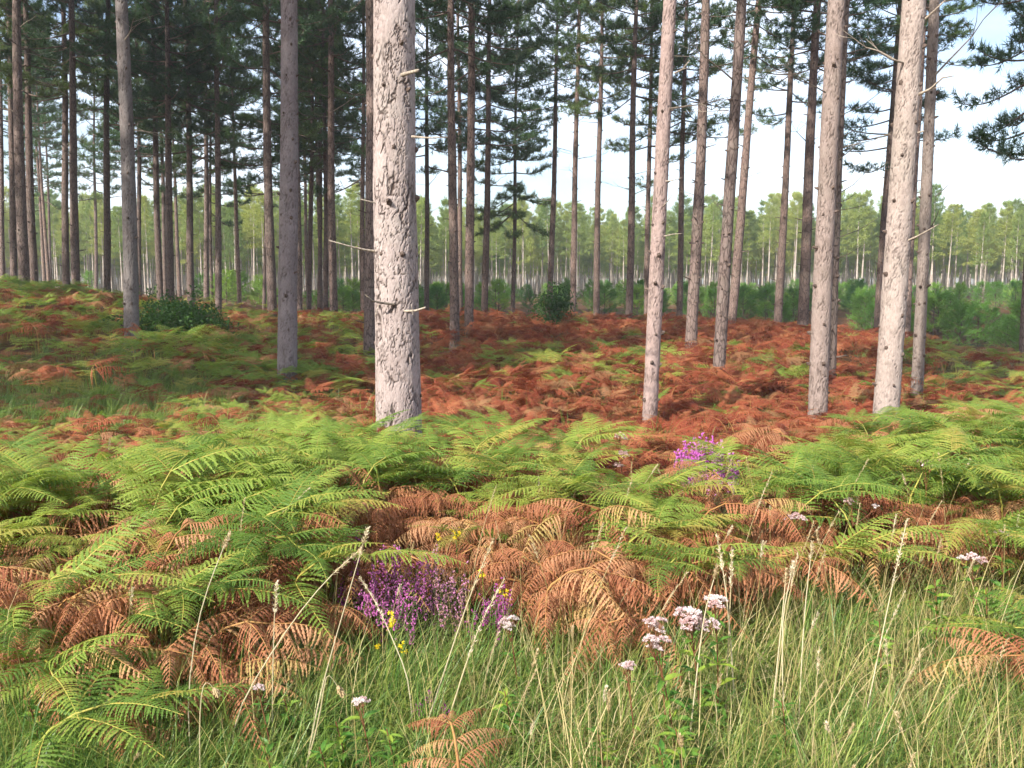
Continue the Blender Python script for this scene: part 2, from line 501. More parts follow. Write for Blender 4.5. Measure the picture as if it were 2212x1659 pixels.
def ground(x, y):
    x = np.atleast_1d(np.asarray(x, float)); y = np.atleast_1d(np.asarray(y, float))
    r = np.empty(len(x))
    for i in range(0, len(x), 4000):
        X = x[i:i + 4000, None]; Y = y[i:i + 4000, None]
        s = 1.3 + 0.085 * np.maximum(Y, 0)
        s = np.minimum(s, 9)
        d2 = (X - _P[None, :, 0]) ** 2 + (Y - _P[None, :, 1]) ** 2
        wgt = _P[None, :, 3] * (np.exp(-d2 / (2 * s * s)) + 1e-6 / (1 + d2 * d2))
        r[i:i + 4000] = (wgt * _P[None, :, 2]).sum(1) / wgt.sum(1)
    far = np.clip((np.hypot(x, y) - 150) / 100, 0, 1)
    r = np.where(r > 0.75, 0.75 + 0.35 * np.tanh((r - 0.75) / 0.35), r)
    return r * (1 - far) - 0.1 * far


_Z0 = _P[:, 2].copy()
for _ in range(7):                       # pull the sheet onto the feet of the trees
    _P[:, 2] += 0.9 * (_Z0 - ground(_P[:, 0], _P[:, 1]))


def gz(x, y):
    return float(ground([x], [y])[0])


def axis_coords(stops):
    a = []
    for (p, q, st) in stops:
        a.extend(np.arange(p, q, st))
    a.append(stops[-1][1])
    return np.array(a, float)


gx = axis_coords([(-1500, -200, 130), (-200, -60, 14), (-60, -24, 2), (-24, 24, 0.5), (24, 60, 2), (60, 200, 14), (200, 1500, 130)])
gy = axis_coords([(-1500, -100, 140), (-100, -12, 8), (-12, 45, 0.5), (45, 140, 2.5), (140, 300, 16), (300, 2000, 170)])
GX, GY = np.meshgrid(gx, gy)
gxr, gyr = GX.ravel(), GY.ravel()
GZ = ground(gxr, gyr)
near_ = np.clip(1 - (np.hypot(gxr, gyr) - 40) / 30, 0, 1)
GZ = GZ + near_ * 0.07 * (vnoise(np.stack([gxr * 0.9, gyr * 0.9, gxr * 0], 1)) - 0.5)
nx, ny = len(gx), len(gy)
ii = (np.arange(ny - 1)[:, None] * nx + np.arange(nx - 1)[None, :]).ravel()
b = MB()
b.add(np.stack([gxr, gyr, GZ], 1), np.concatenate([np.stack([ii, ii + 1, ii + nx + 1], 1), np.stack([ii, ii + nx + 1, ii + nx], 1)]))
tag(obj('ground', b.mesh('ground', [M_GROUND], True)), 'dark brown forest floor of litter and moss under the bracken', None, None, 'structure')


# ------------------------------------------------------------------ scatter (ground cover that nobody could count)
def scatter(name, protos, pts, rot, scl, idx):
    me = bpy.data.meshes.new(name)
    n = len(pts)
    me.vertices.add(n); me.vertices.foreach_set('co', np.asarray(pts, np.float32).ravel())
    a = me.attributes.new('rot', 'FLOAT_VECTOR', 'POINT'); a.data.foreach_set('vector', np.asarray(rot, np.float32).ravel())
    a = me.attributes.new('scl', 'FLOAT', 'POINT'); a.data.foreach_set('value', np.asarray(scl, np.float32))
    a = me.attributes.new('vid', 'INT', 'POINT'); a.data.foreach_set('value', np.asarray(idx, np.int32))
    o = obj(name, me)
    g = bpy.data.node_groups.new(name + '_scatter', 'GeometryNodeTree')
    g.interface.new_socket('Geometry', in_out='INPUT', socket_type='NodeSocketGeometry')
    g.interface.new_socket('Geometry', in_out='OUTPUT', socket_type='NodeSocketGeometry')
    gi = g.nodes.new('NodeGroupInput'); go = g.nodes.new('NodeGroupOutput')
    g2i = g.nodes.new('GeometryNodeGeometryToInstance')
    for k, pm in enumerate(reversed(protos)):      # the join lists its last link first
        po = bpy.data.objects.new(name + '_source', pm)
        oi = g.nodes.new('GeometryNodeObjectInfo')
        oi.inputs['Object'].default_value = po
        oi.inputs['As Instance'].default_value = False
        g.links.new(oi.outputs['Geometry'], g2i.inputs[0])
    ip = g.nodes.new('GeometryNodeInstanceOnPoints')
    ip.inputs['Pick Instance'].default_value = True

    def attr(nm, typ):
        x = g.nodes.new('GeometryNodeInputNamedAttribute'); x.data_type = typ; x.inputs['Name'].default_value = nm
        return x.outputs['Attribute']
    g.links.new(gi.outputs[0], ip.inputs['Points'])
    g.links.new(g2i.outputs[0], ip.inputs['Instance'])
    g.links.new(attr('vid', 'INT'), ip.inputs['Instance Index'])
    e2r = g.nodes.new('FunctionNodeEulerToRotation')
    g.links.new(attr('rot', 'FLOAT_VECTOR'), e2r.inputs[0])
    g.links.new(e2r.outputs[0], ip.inputs['Rotation'])
    g.links.new(attr('scl', 'FLOAT'), ip.inputs['Scale'])
    g.links.new(ip.outputs[0], go.inputs[0])
    md = o.modifiers.new('scatter', 'NODES'); md.node_group = g
    return o


# ------------------------------------------------------------------ pines: crowns
def rot_to(d, roll=0.0):
    """3x3 with +X along d"""
    d = np.asarray(d, float); d = d / np.linalg.norm(d)
    up = np.array([0, 0, 1.0]) if abs(d[2]) < 0.95 else np.array([0, 1.0, 0])
    s = np.cross(up, d); s /= np.linalg.norm(s)
    n = np.cross(d, s)
    c, sn = math.cos(roll), math.sin(roll)
    return np.stack([d, c * s + sn * n, -sn * s + c * n], 1)


def tuft_template(rg, n, ln, wd, shoot):
    """needles round a shoot along +X: thin triangles"""
    T = np.empty((n, 3, 3))
    for i in range(n):
        x0 = shoot * rg.random()
        az = 2 * PI * rg.random(); op = math.radians(28 + 42 * rg.random())
        d = np.array([math.cos(op), math.sin(op) * math.cos(az), math.sin(op) * math.sin(az)])
        s = np.cross(d, rg.normal(size=3)); s /= np.linalg.norm(s)
        p = np.array([x0, 0, 0]); l = ln * (0.75 + 0.5 * rg.random())
        T[i] = [p - s * wd / 2, p + s * wd / 2, p + d * l]
    return T


def make_crown(seed, zb, H, R, nwhorl_gap=0.42, per=5, side=8, tufts=3, needles=13, nl=0.15, nw=0.013, skip=0.2, mats=None, wood=True, droop=0.0, low_thin=0.5, tip=0.25):
    rg = np.random.default_rng(seed)
    mb = MB()
    temps = [tuft_template(rg, needles, nl, nw, nl * 1.1) for _ in range(6)]
    acc = []
    z = zb
    a0 = 0.0
    while z < H - 0.3:
        t = (z - zb) / (H - zb)
        a0 += 1.1 + rg.random()
        for k in range(per):
            if rg.random() < skip + low_thin * max(0, 0.18 - t) / 0.18:
                continue
            az = a0 + 2 * PI * k / per + rg.normal() * 0.25
            L = R * (tip + (1 - tip) * (1 - t) ** 0.75) * (0.7 + 0.5 * rg.random())
            el = math.radians(-8 + 50 * t + rg.normal() * 9) - droop
            hd = np.array([math.cos(az), math.sin(az), 0])
            n = 7
            s = np.linspace(0, 1, n)
            pts = np.stack([hd[0] * L * s, hd[1] * L * s, L * (math.tan(el) * s - 0.13 * s + 0.22 * s ** 3)], 1)
            pts[:, :2] += (rg.normal(size=2) * 0.06 * L)[None, :] * (s ** 2)[:, None]
            pts[:, 2] += z
            if wood:
                mb.tube(pts, 0.019 * (1 - 0.85 * s) * (0.6 + 0.6 * (1 - t)) + 0.004, 4, 0)
            for q in range(side):
                sp = 0.28 + 0.72 * (q + rg.random()) / side
                i = min(int(sp * (n - 1)), n - 2); f = sp * (n - 1) - i
                bp = pts[i] * (1 - f) + pts[i + 1] * f
                dirb = pts[i + 1] - pts[i]; dirb /= np.linalg.norm(dirb)
                sd_ = np.cross(dirb, [0, 0, 1.0]) * (1 if q % 2 else -1)
                ln = (0.18 + 0.36 * rg.random()) * (1.15 - 0.6 * sp) * (0.5 + 0.5 * L / R) * R / 2.0
                dv = dirb * (0.45 + 0.5 * rg.random()) + sd_ * (0.5 + 0.5 * rg.random()) + np.array([0, 0, 0.18 + 0.25 * rg.random() - droop])
                dv /= np.linalg.norm(dv)
                ep = bp + dv * ln
                if wood:
                    mb.tube(np.array([bp, ep]), [0.007, 0.004], 3, 0)
                for g in range(tufts):
                    fr = (g + 1) / tufts
                    dd = dv + rg.normal(size=3) * 0.45 + np.array([0, 0, 0.2])
                    Rm = rot_to(dd, rg.random() * 6.28)
                    acc.append(temps[rg.integers(6)] @ Rm.T * (0.8 + 0.45 * rg.random()) + (bp + dv * ln * fr))
            for g in range(2):
                Rm = rot_to(pts[-1] - pts[-2] + rg.normal(size=3) * 0.05, rg.random() * 6)
                acc.append(temps[rg.integers(6)] @ Rm.T * 1.1 + pts[-1 - g])
        z += nwhorl_gap * (0.75 + 0.5 * rg.random())
    for g in range(6):
        acc.append(temps[g] @ rot_to([rg.normal() * 0.4, rg.normal() * 0.4, 1]).T * 1.2 + np.array([0, 0, H - 0.1 - 0.1 * g]))
    mb.tris(np.concatenate(acc), 1)
    return mb.mesh('crown', mats)


# near crowns are modelled with their base at 0 and set at each tree's own crown height
CROWNS = [make_crown(100 + i, 0.0, 10.5, 2.15, mats=[M_TWIG, M_NEEDLE], skip=0.22, side=8, tufts=4, needles=17, nl=0.16, nw=0.0185, low_thin=0.75) for i in range(5)]
CROWN_LOW = [make_crown(140 + i, 0.0, 12.0, 2.0, mats=[M_TWIG, M_NEEDLE], skip=0.14, side=9, tufts=4, needles=18, nl=0.16, nw=0.0185, droop=0.12, low_thin=0.4) for i in range(2)]

# dead side branches, base at the origin, pointing along +X
DEADS = []
for i in range(5):
    rg = np.random.default_rng(300 + i)
    mb = MB()
    n = 6; s = np.linspace(0, 1, n)
    p = np.stack([s, 0.10 * rg.normal() * s ** 2 + 0.02 * rg.normal(size=n) * s, (0.25 * rg.random() - 0.05) * s + 0.03 * rg.normal(size=n) * s], 1)
    mb.tube(p, 0.013 * (1 - 0.8 * s), 5)
    for k in range(3 + i % 3):
        j = rg.integers(2, n - 1)
        e = p[j] + np.array([0.16 + 0.2 * rg.random(), 0.22 * rg.normal(), 0.18 * rg.random()])
        mb.tube(np.array([p[j], (p[j] + e) / 2 + rg.normal(size=3) * 0.015, e]), [0.005, 0.004, 0.002], 3)
    DEADS.append(mb.mesh('dead_branch', [M_DEADDARK if i % 2 else M_DEAD]))


# ------------------------------------------------------------------ pines: trunks
def trunk_mesh(seed, H, r0, nseg, zs, relief=0.0, knots=True, mat=M_BARK, knot_top=None, cell=None):
    rg = np.random.default_rng(seed)
    zs = np.asarray(zs, float)
    r = r0 * (1 - 0.88 * (np.clip(zs, 0, H) / H) ** 1.35) + r0 * 0.16 * np.exp(-np.clip(zs, 0, 9) / 0.22)
    ph, am = rg.random() * 6, 0.012 + 0.02 * rg.random()
    cx = am * np.sin(zs * 0.55 + ph) - am * math.sin(ph); cy = am * np.cos(zs * 0.47 + ph) - am * math.cos(ph)
    th = np.linspace(0, 2 * PI, nseg, endpoint=False)
    P = np.stack([(r[:, None] * np.cos(th)), (r[:, None] * np.sin(th)), np.repeat(zs[:, None], nseg, 1)], -1)
    flat = P.reshape(-1, 3)
    sc = (0.012 if relief else 0.02) * r0 / 0.15
    lump = (vnoise(flat * np.array([6, 6, 1.6]) + seed) - 0.5) * sc
    attr = None
    disp = lump
    if relief:
        hs = (cell or (1.0,))[0]
        wob = np.stack([vnoise(flat * 9 + 3), vnoise(flat * 9 + 31), vnoise(flat * 9 + 57)], 1) - 0.5
        wob2 = np.stack([vnoise(flat * 34 + 3), vnoise(flat * 34 + 31), vnoise(flat * 34 + 57)], 1) - 0.5
        fis = np.ones(len(flat))
        for m, (fh, fv, of, st_) in enumerate([(15 * hs, 2.7, 3.1, 1.0), (27 * hs, 6.0, 17.7, 0.75)]):
            e, cid = worley_edge((flat + wob * 0.075 + wob2 * 0.03) * np.array([fh, fh, fv]) + of + seed * 1.7)
            brk = np.clip((vnoise(flat * np.array([11, 11, 6]) + of * 2 + seed) - 0.30) / 0.25, 0.12, 1)
            wl = (0.05 + 0.13 * vnoise(flat * np.array([16, 16, 7]) + of) ** 1.3)
            c = np.clip((e - 0.015) / wl, 0, 1) ** 0.7
            fis = np.minimum(fis, 1 - (1 - c) * brk * st_ * (1.0 if cell is None else 0.72))
        e, cid = worley_edge((flat + wob * 0.05) * np.array([18, 18, 6]) + seed)
        e2, cid2 = worley_edge((flat + wob2 * 0.03) * np.array([52, 52, 24]) + 5.1)
        flake = np.clip(e2 / 0.3, 0, 1)
        fis2 = fis * (0.74 + 0.26 * flake) * (0.84 + 0.16 * cid)
        disp = lump + relief * (fis - 1) + relief * 0.35 * (cid - 0.5) * fis + relief * 0.22 * (cid2 - 0.5) * fis
        attr = fis2
    nrm = np.stack([np.cos(np.tile(th, len(zs))), np.sin(np.tile(th, len(zs))), np.zeros(len(flat))], 1)
    flat = flat + nrm * disp[:, None]
    flat[:, 0] += np.repeat(cx, nseg); flat[:, 1] += np.repeat(cy, nseg)
    mb = MB()
    i = np.arange(len(zs) - 1)[:, None] * nseg; j = np.arange(nseg)[None, :]; k = (j + 1) % nseg
    qd = np.stack([i + j, i + k, i + nseg + k, i + nseg + j], -1).reshape(-1, 4)
    mb.add(flat, np.concatenate([qd[:, [0, 1, 2]], qd[:, [0, 2, 3]]]), 0)
    if knots:
        z = 0.6 + rg.random() * 0.3
        kt = knot_top or H * 0.85
        T = []
        while z < kt:
            a0 = rg.random() * 6.28
            for q_ in range(rg.integers(2, 5)):
                a = a0 + q_ * 1.6 + rg.normal() * 0.3
                zz = z + rg.normal() * 0.03
                rr = float(np.interp(zz, zs, r)) * 0.97
                d = np.array([math.cos(a), math.sin(a), 0.25]); s = np.array([-math.sin(a), math.cos(a), 0])
                c = np.array([d[0] * rr + np.interp(zz, zs, cx), d[1] * rr + np.interp(zz, zs, cy), zz])
                kr = (0.014 + 0.014 * rg.random()) * (1 + r0)
                ln = 0.02 + 0.05 * rg.random() ** 2 if (rg.random() < 0.75 or relief) else 0.07 + 0.16 * rg.random()
                tip = c + d * ln
                if ln > 0.07: kr *= 0.6
                ring = [c + kr * (math.cos(x) * s + math.sin(x) * np.array([0, 0, 1.25])) for x in np.arange(5) * 2 * PI / 5]
                tr = [tip + 0.45 * kr * (math.cos(x) * s + math.sin(x) * np.array([0, 0, 1.0])) for x in np.arange(5) * 2 * PI / 5]
                for m in range(5):
                    m2 = (m + 1) % 5
                    T.append([ring[m], ring[m2], tr[m2]]); T.append([ring[m], tr[m2], tr[m]])
                for m in (1, 2, 3):
                    T.append([tr[0], tr[m], tr[m + 1]])
            z += 0.32 + 0.22 * rg.random()
        mb.tris(np.array(T), 1)
    if attr is not None:
        full = np.ones(mb.n); full[:len(attr)] = attr
        attr = {'fissure': full}
    return mb.mesh('trunk', [mat, M_KNOT], True, attr)


def ordinal(n):
    names = ['first', 'second', 'third', 'fourth', 'fifth', 'sixth', 'seventh', 'eighth', 'ninth', 'tenth', 'eleventh', 'twelfth', 'thirteenth', 'fourteenth', 'fifteenth', 'sixteenth', 'seventeenth', 'eighteenth', 'nineteenth', 'twentieth', 'twenty-first', 'twenty-second']
    return names[n - 1]


LBL = {
    'main': 'thickest pine, pale plated bark with broken stubs, standing tall in front of all others',
    'second': 'straight grey pine trunk rising from green ferns beside the thickest pine',
    'slim': 'slim pinkish pine trunk rising just behind the heather, in sun',
    'pair_front': 'grey-brown pine in front of a thinner twin, left of the palest trunk',
    'pair_rear': 'thin brown pine half hidden behind a thicker grey-brown trunk',
    'bright': 'palest sunlit pine trunk leaning slightly, on the right among bright green ferns',
    'beside_bright': 'narrow grey pine just right of the palest sunlit trunk',
    'leaning': 'dark leaning pine crossing behind a straighter trunk in the red bracken',
    'grey_left': 'grey lichened pine nearest on the left bank, with rough base among ferns',
}
order = sorted(range(len(TB)), key=lambda i: TREES[i][1])
zones = [(-99, 600, 'brown pine on the bank at left, %s trunk from the photo\'s left edge'),
         (600, 840, 'slender pine standing between the straight grey pine and thickest pine, %s from left'),
         (840, 1380, 'tall pine behind red bracken, %s to the right of the thickest pine'),
         (1380, 1885, 'pine behind red bracken, %s to the right of the slim pinkish trunk'),
         (1885, 2400, 'pine at the right edge group behind the palest trunk, %s from its left')]
cnt = {}
lab = {}
for i in order:
    u = TREES[i][1]
    for z0, z1, s in zones:
        if z0 <= u < z1:
            cnt[z0] = cnt.get(z0, 0) + 1
            if TREES[i][0] == 'a':
                lab[i] = s % ordinal(cnt[z0])
            else:
                lab[i] = LBL[TREES[i][0]]
ROOTS = {}
for i, (k, p, q, dia, cb, d) in enumerate(TB):
    H = 17.5 + 2.5 * rnd.random()
    ax = (q - p).normalized()
    root = empty('pine_tree', (p.x, p.y, gz(p.x, p.y) - 0.04))
    root.rotation_euler = Vector((0, 0, 1)).rotation_difference(ax).to_euler()
    tag(root, lab[i], 'tree', 'pines of the near stand')
    if k == 'main':
        zs = np.concatenate([np.arange(-0.15, 4.9, 0.0135), np.arange(4.95, H, 0.25), [H]])
        me = trunk_mesh(1, H, dia / 2, 170, zs, 0.009, True, M_BARK_HERO, 7.0)
    elif k in ('second', 'slim', 'pair_front', 'bright', 'grey_left', 'beside_bright'):
        zt = 7.5
        st = 0.022 if d < 14 else 0.03
        zs = np.concatenate([np.arange(-0.15, zt, st), np.arange(zt, H, 0.3), [H]])
        me = trunk_mesh(20 + i, H, dia / 2, 72, zs, 0.010 if k != 'slim' else 0.008, True, M_BARK_HERO, 9.0, (1.25,))
    else:
        zs = np.concatenate([np.arange(-0.15, 9, 0.16), np.arange(9, H, 0.5), [H]])
        me = trunk_mesh(20 + i, H, dia / 2, 18, zs, 0, True, M_BARK, cb + 1.5)
    tr = obj('trunk', me, root)
    # bark tint set per tree, darker on some trunks than on others
    if k == 'main': c = (1.0, 0.98, 0.97)
    elif k == 'bright': c = (0.98, 0.955, 0.90)
    elif k == 'slim': c = (0.92, 0.82, 0.79)
    elif k == 'second': c = (0.66, 0.66, 0.70)
    elif k == 'grey_left': c = (0.58, 0.60, 0.60)
    elif k in ('pair_front', 'pair_rear'): c = (0.74, 0.69, 0.65)
    elif k == 'beside_bright': c = (0.62, 0.60, 0.56)
    else:
        f = max(0.0, min(1.0, (d - 13) / 14))
        g = rnd.uniform(0.70, 0.98)
        red = 0.0 if TREES[i][1] < 640 else 1.0
        c = (g * (0.95 - 0.04 * f + 0.03 * red), g * (0.93 - 0.11 * f - 0.02 * red), g * (0.93 - 0.15 * f - 0.03 * red))
    tr.color = (*c, 1)
    low = cb < 4.9
    cm = (CROWN_LOW if low else CROWNS)[i % (2 if low else 5)]
    base_h = 12.0 if low else 10.5
    cr = obj('crown', cm, root, (0, 0, cb), (0, 0, rnd.random() * 6.28))
    s = (H + 0.2 - cb) / base_h
    rs = rnd.uniform(0.85, 1.2)
    cr.scale = (rs, rs, s)
    # dead side branches under the crown
    nd = 2 if d < 11 else rnd.randint(2, 5)
    if k not in ('main',):
        for _ in range(nd):
            zz = rnd.uniform(2.4 if d > 11 else 2.0, cb + 0.3)
            if zz < 4 and rnd.random() < 0.5: zz = rnd.uniform(4, cb + 0.3)
            a = rnd.random() * 6.28
            rr = dia / 2 * (1 - 0.88 * (zz / H) ** 1.35) * 0.9
            db = obj('dead_branch', DEADS[rnd.randrange(5)], tr, (rr * math.cos(a), rr * math.sin(a), zz), (0, -rnd.uniform(-0.1, 0.5), a))
            ln = rnd.uniform(0.25, 0.7) if zz < 4 else rnd.uniform(0.5, 1.4)
            db.scale = (ln, ln, ln)
    ROOTS[k if k != 'a' else 'a%d' % i] = (root, d, tr)


def dead_px(key, pts, r0, r1, dz=0.0, mat=M_DEAD, twigs=()):
    root, d, tr_ = ROOTS[key]
    bpy.context.view_layer.update()
    inv = root.matrix_world.inverted()
    P = [inv @ at(u, v, d + dd) for (u, v, dd) in pts]
    mb = MB()
    n = len(P)
    mb.tube(np.array([list(x) for x in P]), np.linspace(r0, r1, n), 7)
    for (a, b_, r) in twigs:
        A = inv @ at(*a[:2], d + a[2]); B = inv @ at(*b_[:2], d + b_[2])
        mb.tube(np.array([list(A), list((A + B) / 2 + Vector((0, 0, 0.006))), list(B)]), [r, r * 0.8, r * 0.4], 5)
    return obj('dead_branch', mb.mesh('dead_branch', [mat], True), tr_)


dead_px('main', [(868, 162, -0.16), (884, 157, -0.27), (904, 152, -0.36)], 0.017, 0.013)
dead_px('main', [(890, 295, -0.12), (912, 297, -0.2), (932, 298, -0.3), (968, 296, -0.36)], 0.012, 0.003, twigs=(((915, 297, -0.2), (943, 300, -0.26), 0.006),))
dead_px('main', [(818, 544, -0.05), (790, 540, -0.12), (755, 532, -0.2), (710, 519, -0.3)], 0.013, 0.004)
dead_px('main', [(852, 658, -0.19), (822, 654, -0.26), (805, 650, -0.3), (788, 636, -0.34)], 0.011, 0.006, mat=M_DEADDARK)
dead_px('main', [(874, 672, -0.2), (898, 671, -0.3), (919, 664, -0.4)], 0.012, 0.008, twigs=(((892, 680, -0.3), (888, 656, -0.3), 0.004),))
dead_px('main', [(820, 440, -0.06), (800, 436, -0.12), (778, 430, -0.18)], 0.009, 0.004)
dead_px('main', [(820, 655, -0.1), (815, 668, -0.2), (810, 684, -0.24)], 0.006, 0.003)
dead_px('slim', [(1458, 158, -0.05), (1474, 150, -0.15), (1490, 130, -0.25)], 0.011, 0.005, twigs=(((1474, 150, -0.15), (1492, 146, -0.3), 0.004),))
dead_px('slim', [(1434, 392, -0.05), (1452, 390, -0.12), (1472, 384, -0.2)], 0.009, 0.003)
dead_px('slim', [(1430, 448, -0.05), (1440, 438, -0.15), (1452, 420, -0.25)], 0.009, 0.003)
dead_px('slim', [(1427, 512, -0.05), (1452, 506, -0.12), (1474, 504, -0.2)], 0.008, 0.003)
dead_px('bright', [(2000, 40, -0.08), (2022, 20, -0.2), (2046, -4, -0.3)], 0.015, 0.006)
dead_px('bright', [(1984, 204, -0.08), (2010, 192, -0.2), (2036, 168, -0.35), (2060, 164, -0.45)], 0.016, 0.005, twigs=(((2010, 192, -0.2), (2046, 188, -0.35), 0.005),))
dead_px('bright', [(1950, 135, -0.08), (1925, 128, -0.2), (1896, 110, -0.3), (1876, 104, -0.4)], 0.012, 0.004)
dead_px('bright', [(1955, 522, -0.08), (1978, 512, -0.2), (2004, 498, -0.3), (2028, 484, -0.4)], 0.012, 0.004)
dead_px('bright', [(1978, 288, -0.05), (1996, 283, -0.15)], 0.010, 0.008)
dead_px('beside_bright', [(2012, 490, -0.05), (2022, 470, -0.15), (2028, 455, -0.2)], 0.009, 0.004, mat=M_DEADDARK)
dead_px('beside_bright', [(2020, 425, -0.05), (2040, 408, -0.1), (2060, 386, -0.2)], 0.009, 0.004)
for (v0, du, dv, ln) in [(250, 100, -60, 1), (300, 90, -70, 1), (330, 75, -45, 1), (345, 60, -60, 1), (420, 70, -55, 1), (440, 45, -25, 1), (455, 60, -12, 1), (515, 95, -45, 1), (560, 60, -30, 1)]:
    uu = 1816 - (v0 - 200) * 0.035
    dead_px('pair_rear', [(uu, v0, -0.05), (uu + du * 0.5, v0 + dv * 0.38, -0.2), (uu + du, v0 + dv, -0.4)], 0.009, 0.0025, mat=M_DEADDARK, twigs=(((uu + du * 0.5, v0 + dv * 0.38, -0.2), (uu + du * 0.85, v0 + dv * 0.45, -0.2), 0.003),))

def far_place(u):
    for lim, txt in [(250, 'at the left edge'), (420, 'just right of the grey lichened pine'), (620, 'left of the straight grey pine'),
                     (860, 'just left of the thickest pine'), (1000, 'just right of the thickest pine'), (1130, 'around the drooping low-crowned pine'),
                     (1260, 'right of the drooping low-crowned pine'), (1420, 'just left of the slim pinkish pine'), (1560, 'just right of the slim pinkish pine'),
                     (1690, 'right of the leaning pine'), (1800, 'left of the paired grey-brown pines'), (1920, 'just left of the palest pine'), (2040, 'just right of the palest pine')]:
        if u < lim:
            return txt
    return 'right of the narrow grey pine' if u < 2130 else 'at the open right edge'


# pines of the same stand that grow beyond the frame on the sun's side and shade the ground
off = [(-15, 14), (-19, 8), (-24, 13), (-28, 6), (-21, 21), (-32, 18), (-20, 1), (-27, -2), (-34, 10),
       (-14.5, 20.5), (-17.5, 26.5), (-11, 6.5), (-14, 2.5), (-17.5, -1.5), (-13.5, 9.5), (-21, -6), (-16.5, 4.5)]
for i, (x, y) in enumerate(off):
    root = empty('pine_tree', (x, y, gz(x, y) - 0.04))
    tag(root, 'pine of the near stand growing beyond the left edge', 'tree', 'pines outside the frame')
    zs = np.concatenate([np.arange(-0.15, 18, 0.6), [18.5]])
    t_ = obj('trunk', trunk_mesh(400 + i, 18.5, 0.15, 12, zs, 0, False), root); t_.color = (0.8, 0.75, 0.7, 1)
    obj('crown', CROWNS[i % 5], root, (0, 0, 7.2), (0, 0, rnd.random() * 6.28), (1.15, 1.15, 1.08))

# more pines deeper in the stand, seen between the trunks
deep = [(-17.5, 40), (-14.0, 44), (-10.5, 47), (-20.5, 47), (-27, 50), (-12.6, 53), (-22.5, 58), (-8.9, 56), (-30.5, 56), (-15.5, 65)]
for i, (x, y) in enumerate(deep):
    root = empty('pine_tree', (x, y, gz(x, y) - 0.04))
    tag(root, 'brown pine ' + ('deeper in the stand ' if y < 50 else 'far back in the stand ') + far_place(proj(x, y, 3)[0]), 'tree', 'pines deeper in the stand')
    H = rnd.uniform(15, 18)
    zs = np.concatenate([np.arange(-0.15, 12, 0.5), np.arange(12, H, 1.0), [H]])
    t_ = obj('trunk', trunk_mesh(450 + i, H, rnd.uniform(0.10, 0.14), 12, zs, 0, True, M_BARK, 8), root)
    g = rnd.uniform(0.85, 1.2)
    t_.color = (0.95 * g, 0.82 * g, 0.74 * g, 1)
    cb = rnd.uniform(6.0, 8.0)
    obj('crown', CROWNS[i % 5], root, (0, 0, cb), (0, 0, rnd.random() * 6.28), (rnd.uniform(0.9, 1.15),) * 2 + ((H - cb) / 10.5,))

# ------------------------------------------------------------------ the far stand across the clearing
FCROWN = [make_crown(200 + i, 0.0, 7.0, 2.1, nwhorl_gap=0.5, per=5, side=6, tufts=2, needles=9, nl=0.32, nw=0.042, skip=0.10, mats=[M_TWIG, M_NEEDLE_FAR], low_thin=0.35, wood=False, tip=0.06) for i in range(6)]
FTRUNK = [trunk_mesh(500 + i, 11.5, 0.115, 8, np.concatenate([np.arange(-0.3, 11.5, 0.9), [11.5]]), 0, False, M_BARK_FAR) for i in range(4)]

rows = [(0, 0), (2.4, 1.2), (4.9, 0.4), (7.5, 1.6), (10.2, 0.8), (13.2, 1.9)]
far_pts = []
for r, (dy, dx) in enumerate(rows):
    x = -66 + dx
    while x < 70:
        xx = x + rnd.gauss(0, 0.45)
        yy = 92 + dy + rnd.gauss(0, 0.7) + 5.0 * math.sin(xx * 0.09 + 0.6) - max(0, -xx - 8) * 0.22 - max(0, xx - 30) * 0.3
        far_pts.append((xx, yy, r))
        x += 2.75 + rnd.uniform(-0.3, 0.5)
for i, (x, y, r) in enumerate(far_pts):
    if i >= 299:
        break
    z = gz(x, y) - 0.05
    s = rnd.uniform(0.68, 0.93) + 0.07 * math.exp(-((x - 30) / 14) ** 2) + 0.03 * math.sin(x * 0.35)
    root = empty('pine_tree', (x, y, z), (rnd.gauss(0, 0.012), rnd.gauss(0, 0.012), rnd.random() * 6.28), s)
    tag(root, ('front-row far pine ' if r == 0 else 'far pine in second rank ' if r == 1 else 'far pine deeper in the rows ') + 'seen ' + far_place(proj(x, y, 3)[0]), 'tree', 'pines of the far stand')
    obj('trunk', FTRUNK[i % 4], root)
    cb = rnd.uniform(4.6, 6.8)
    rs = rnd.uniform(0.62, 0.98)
    obj('crown', FCROWN[rnd.randrange(6)], root, (0, 0, cb), (0, 0, rnd.random() * 6.28), (rs, rs, (12.0 - cb) / 7.0))
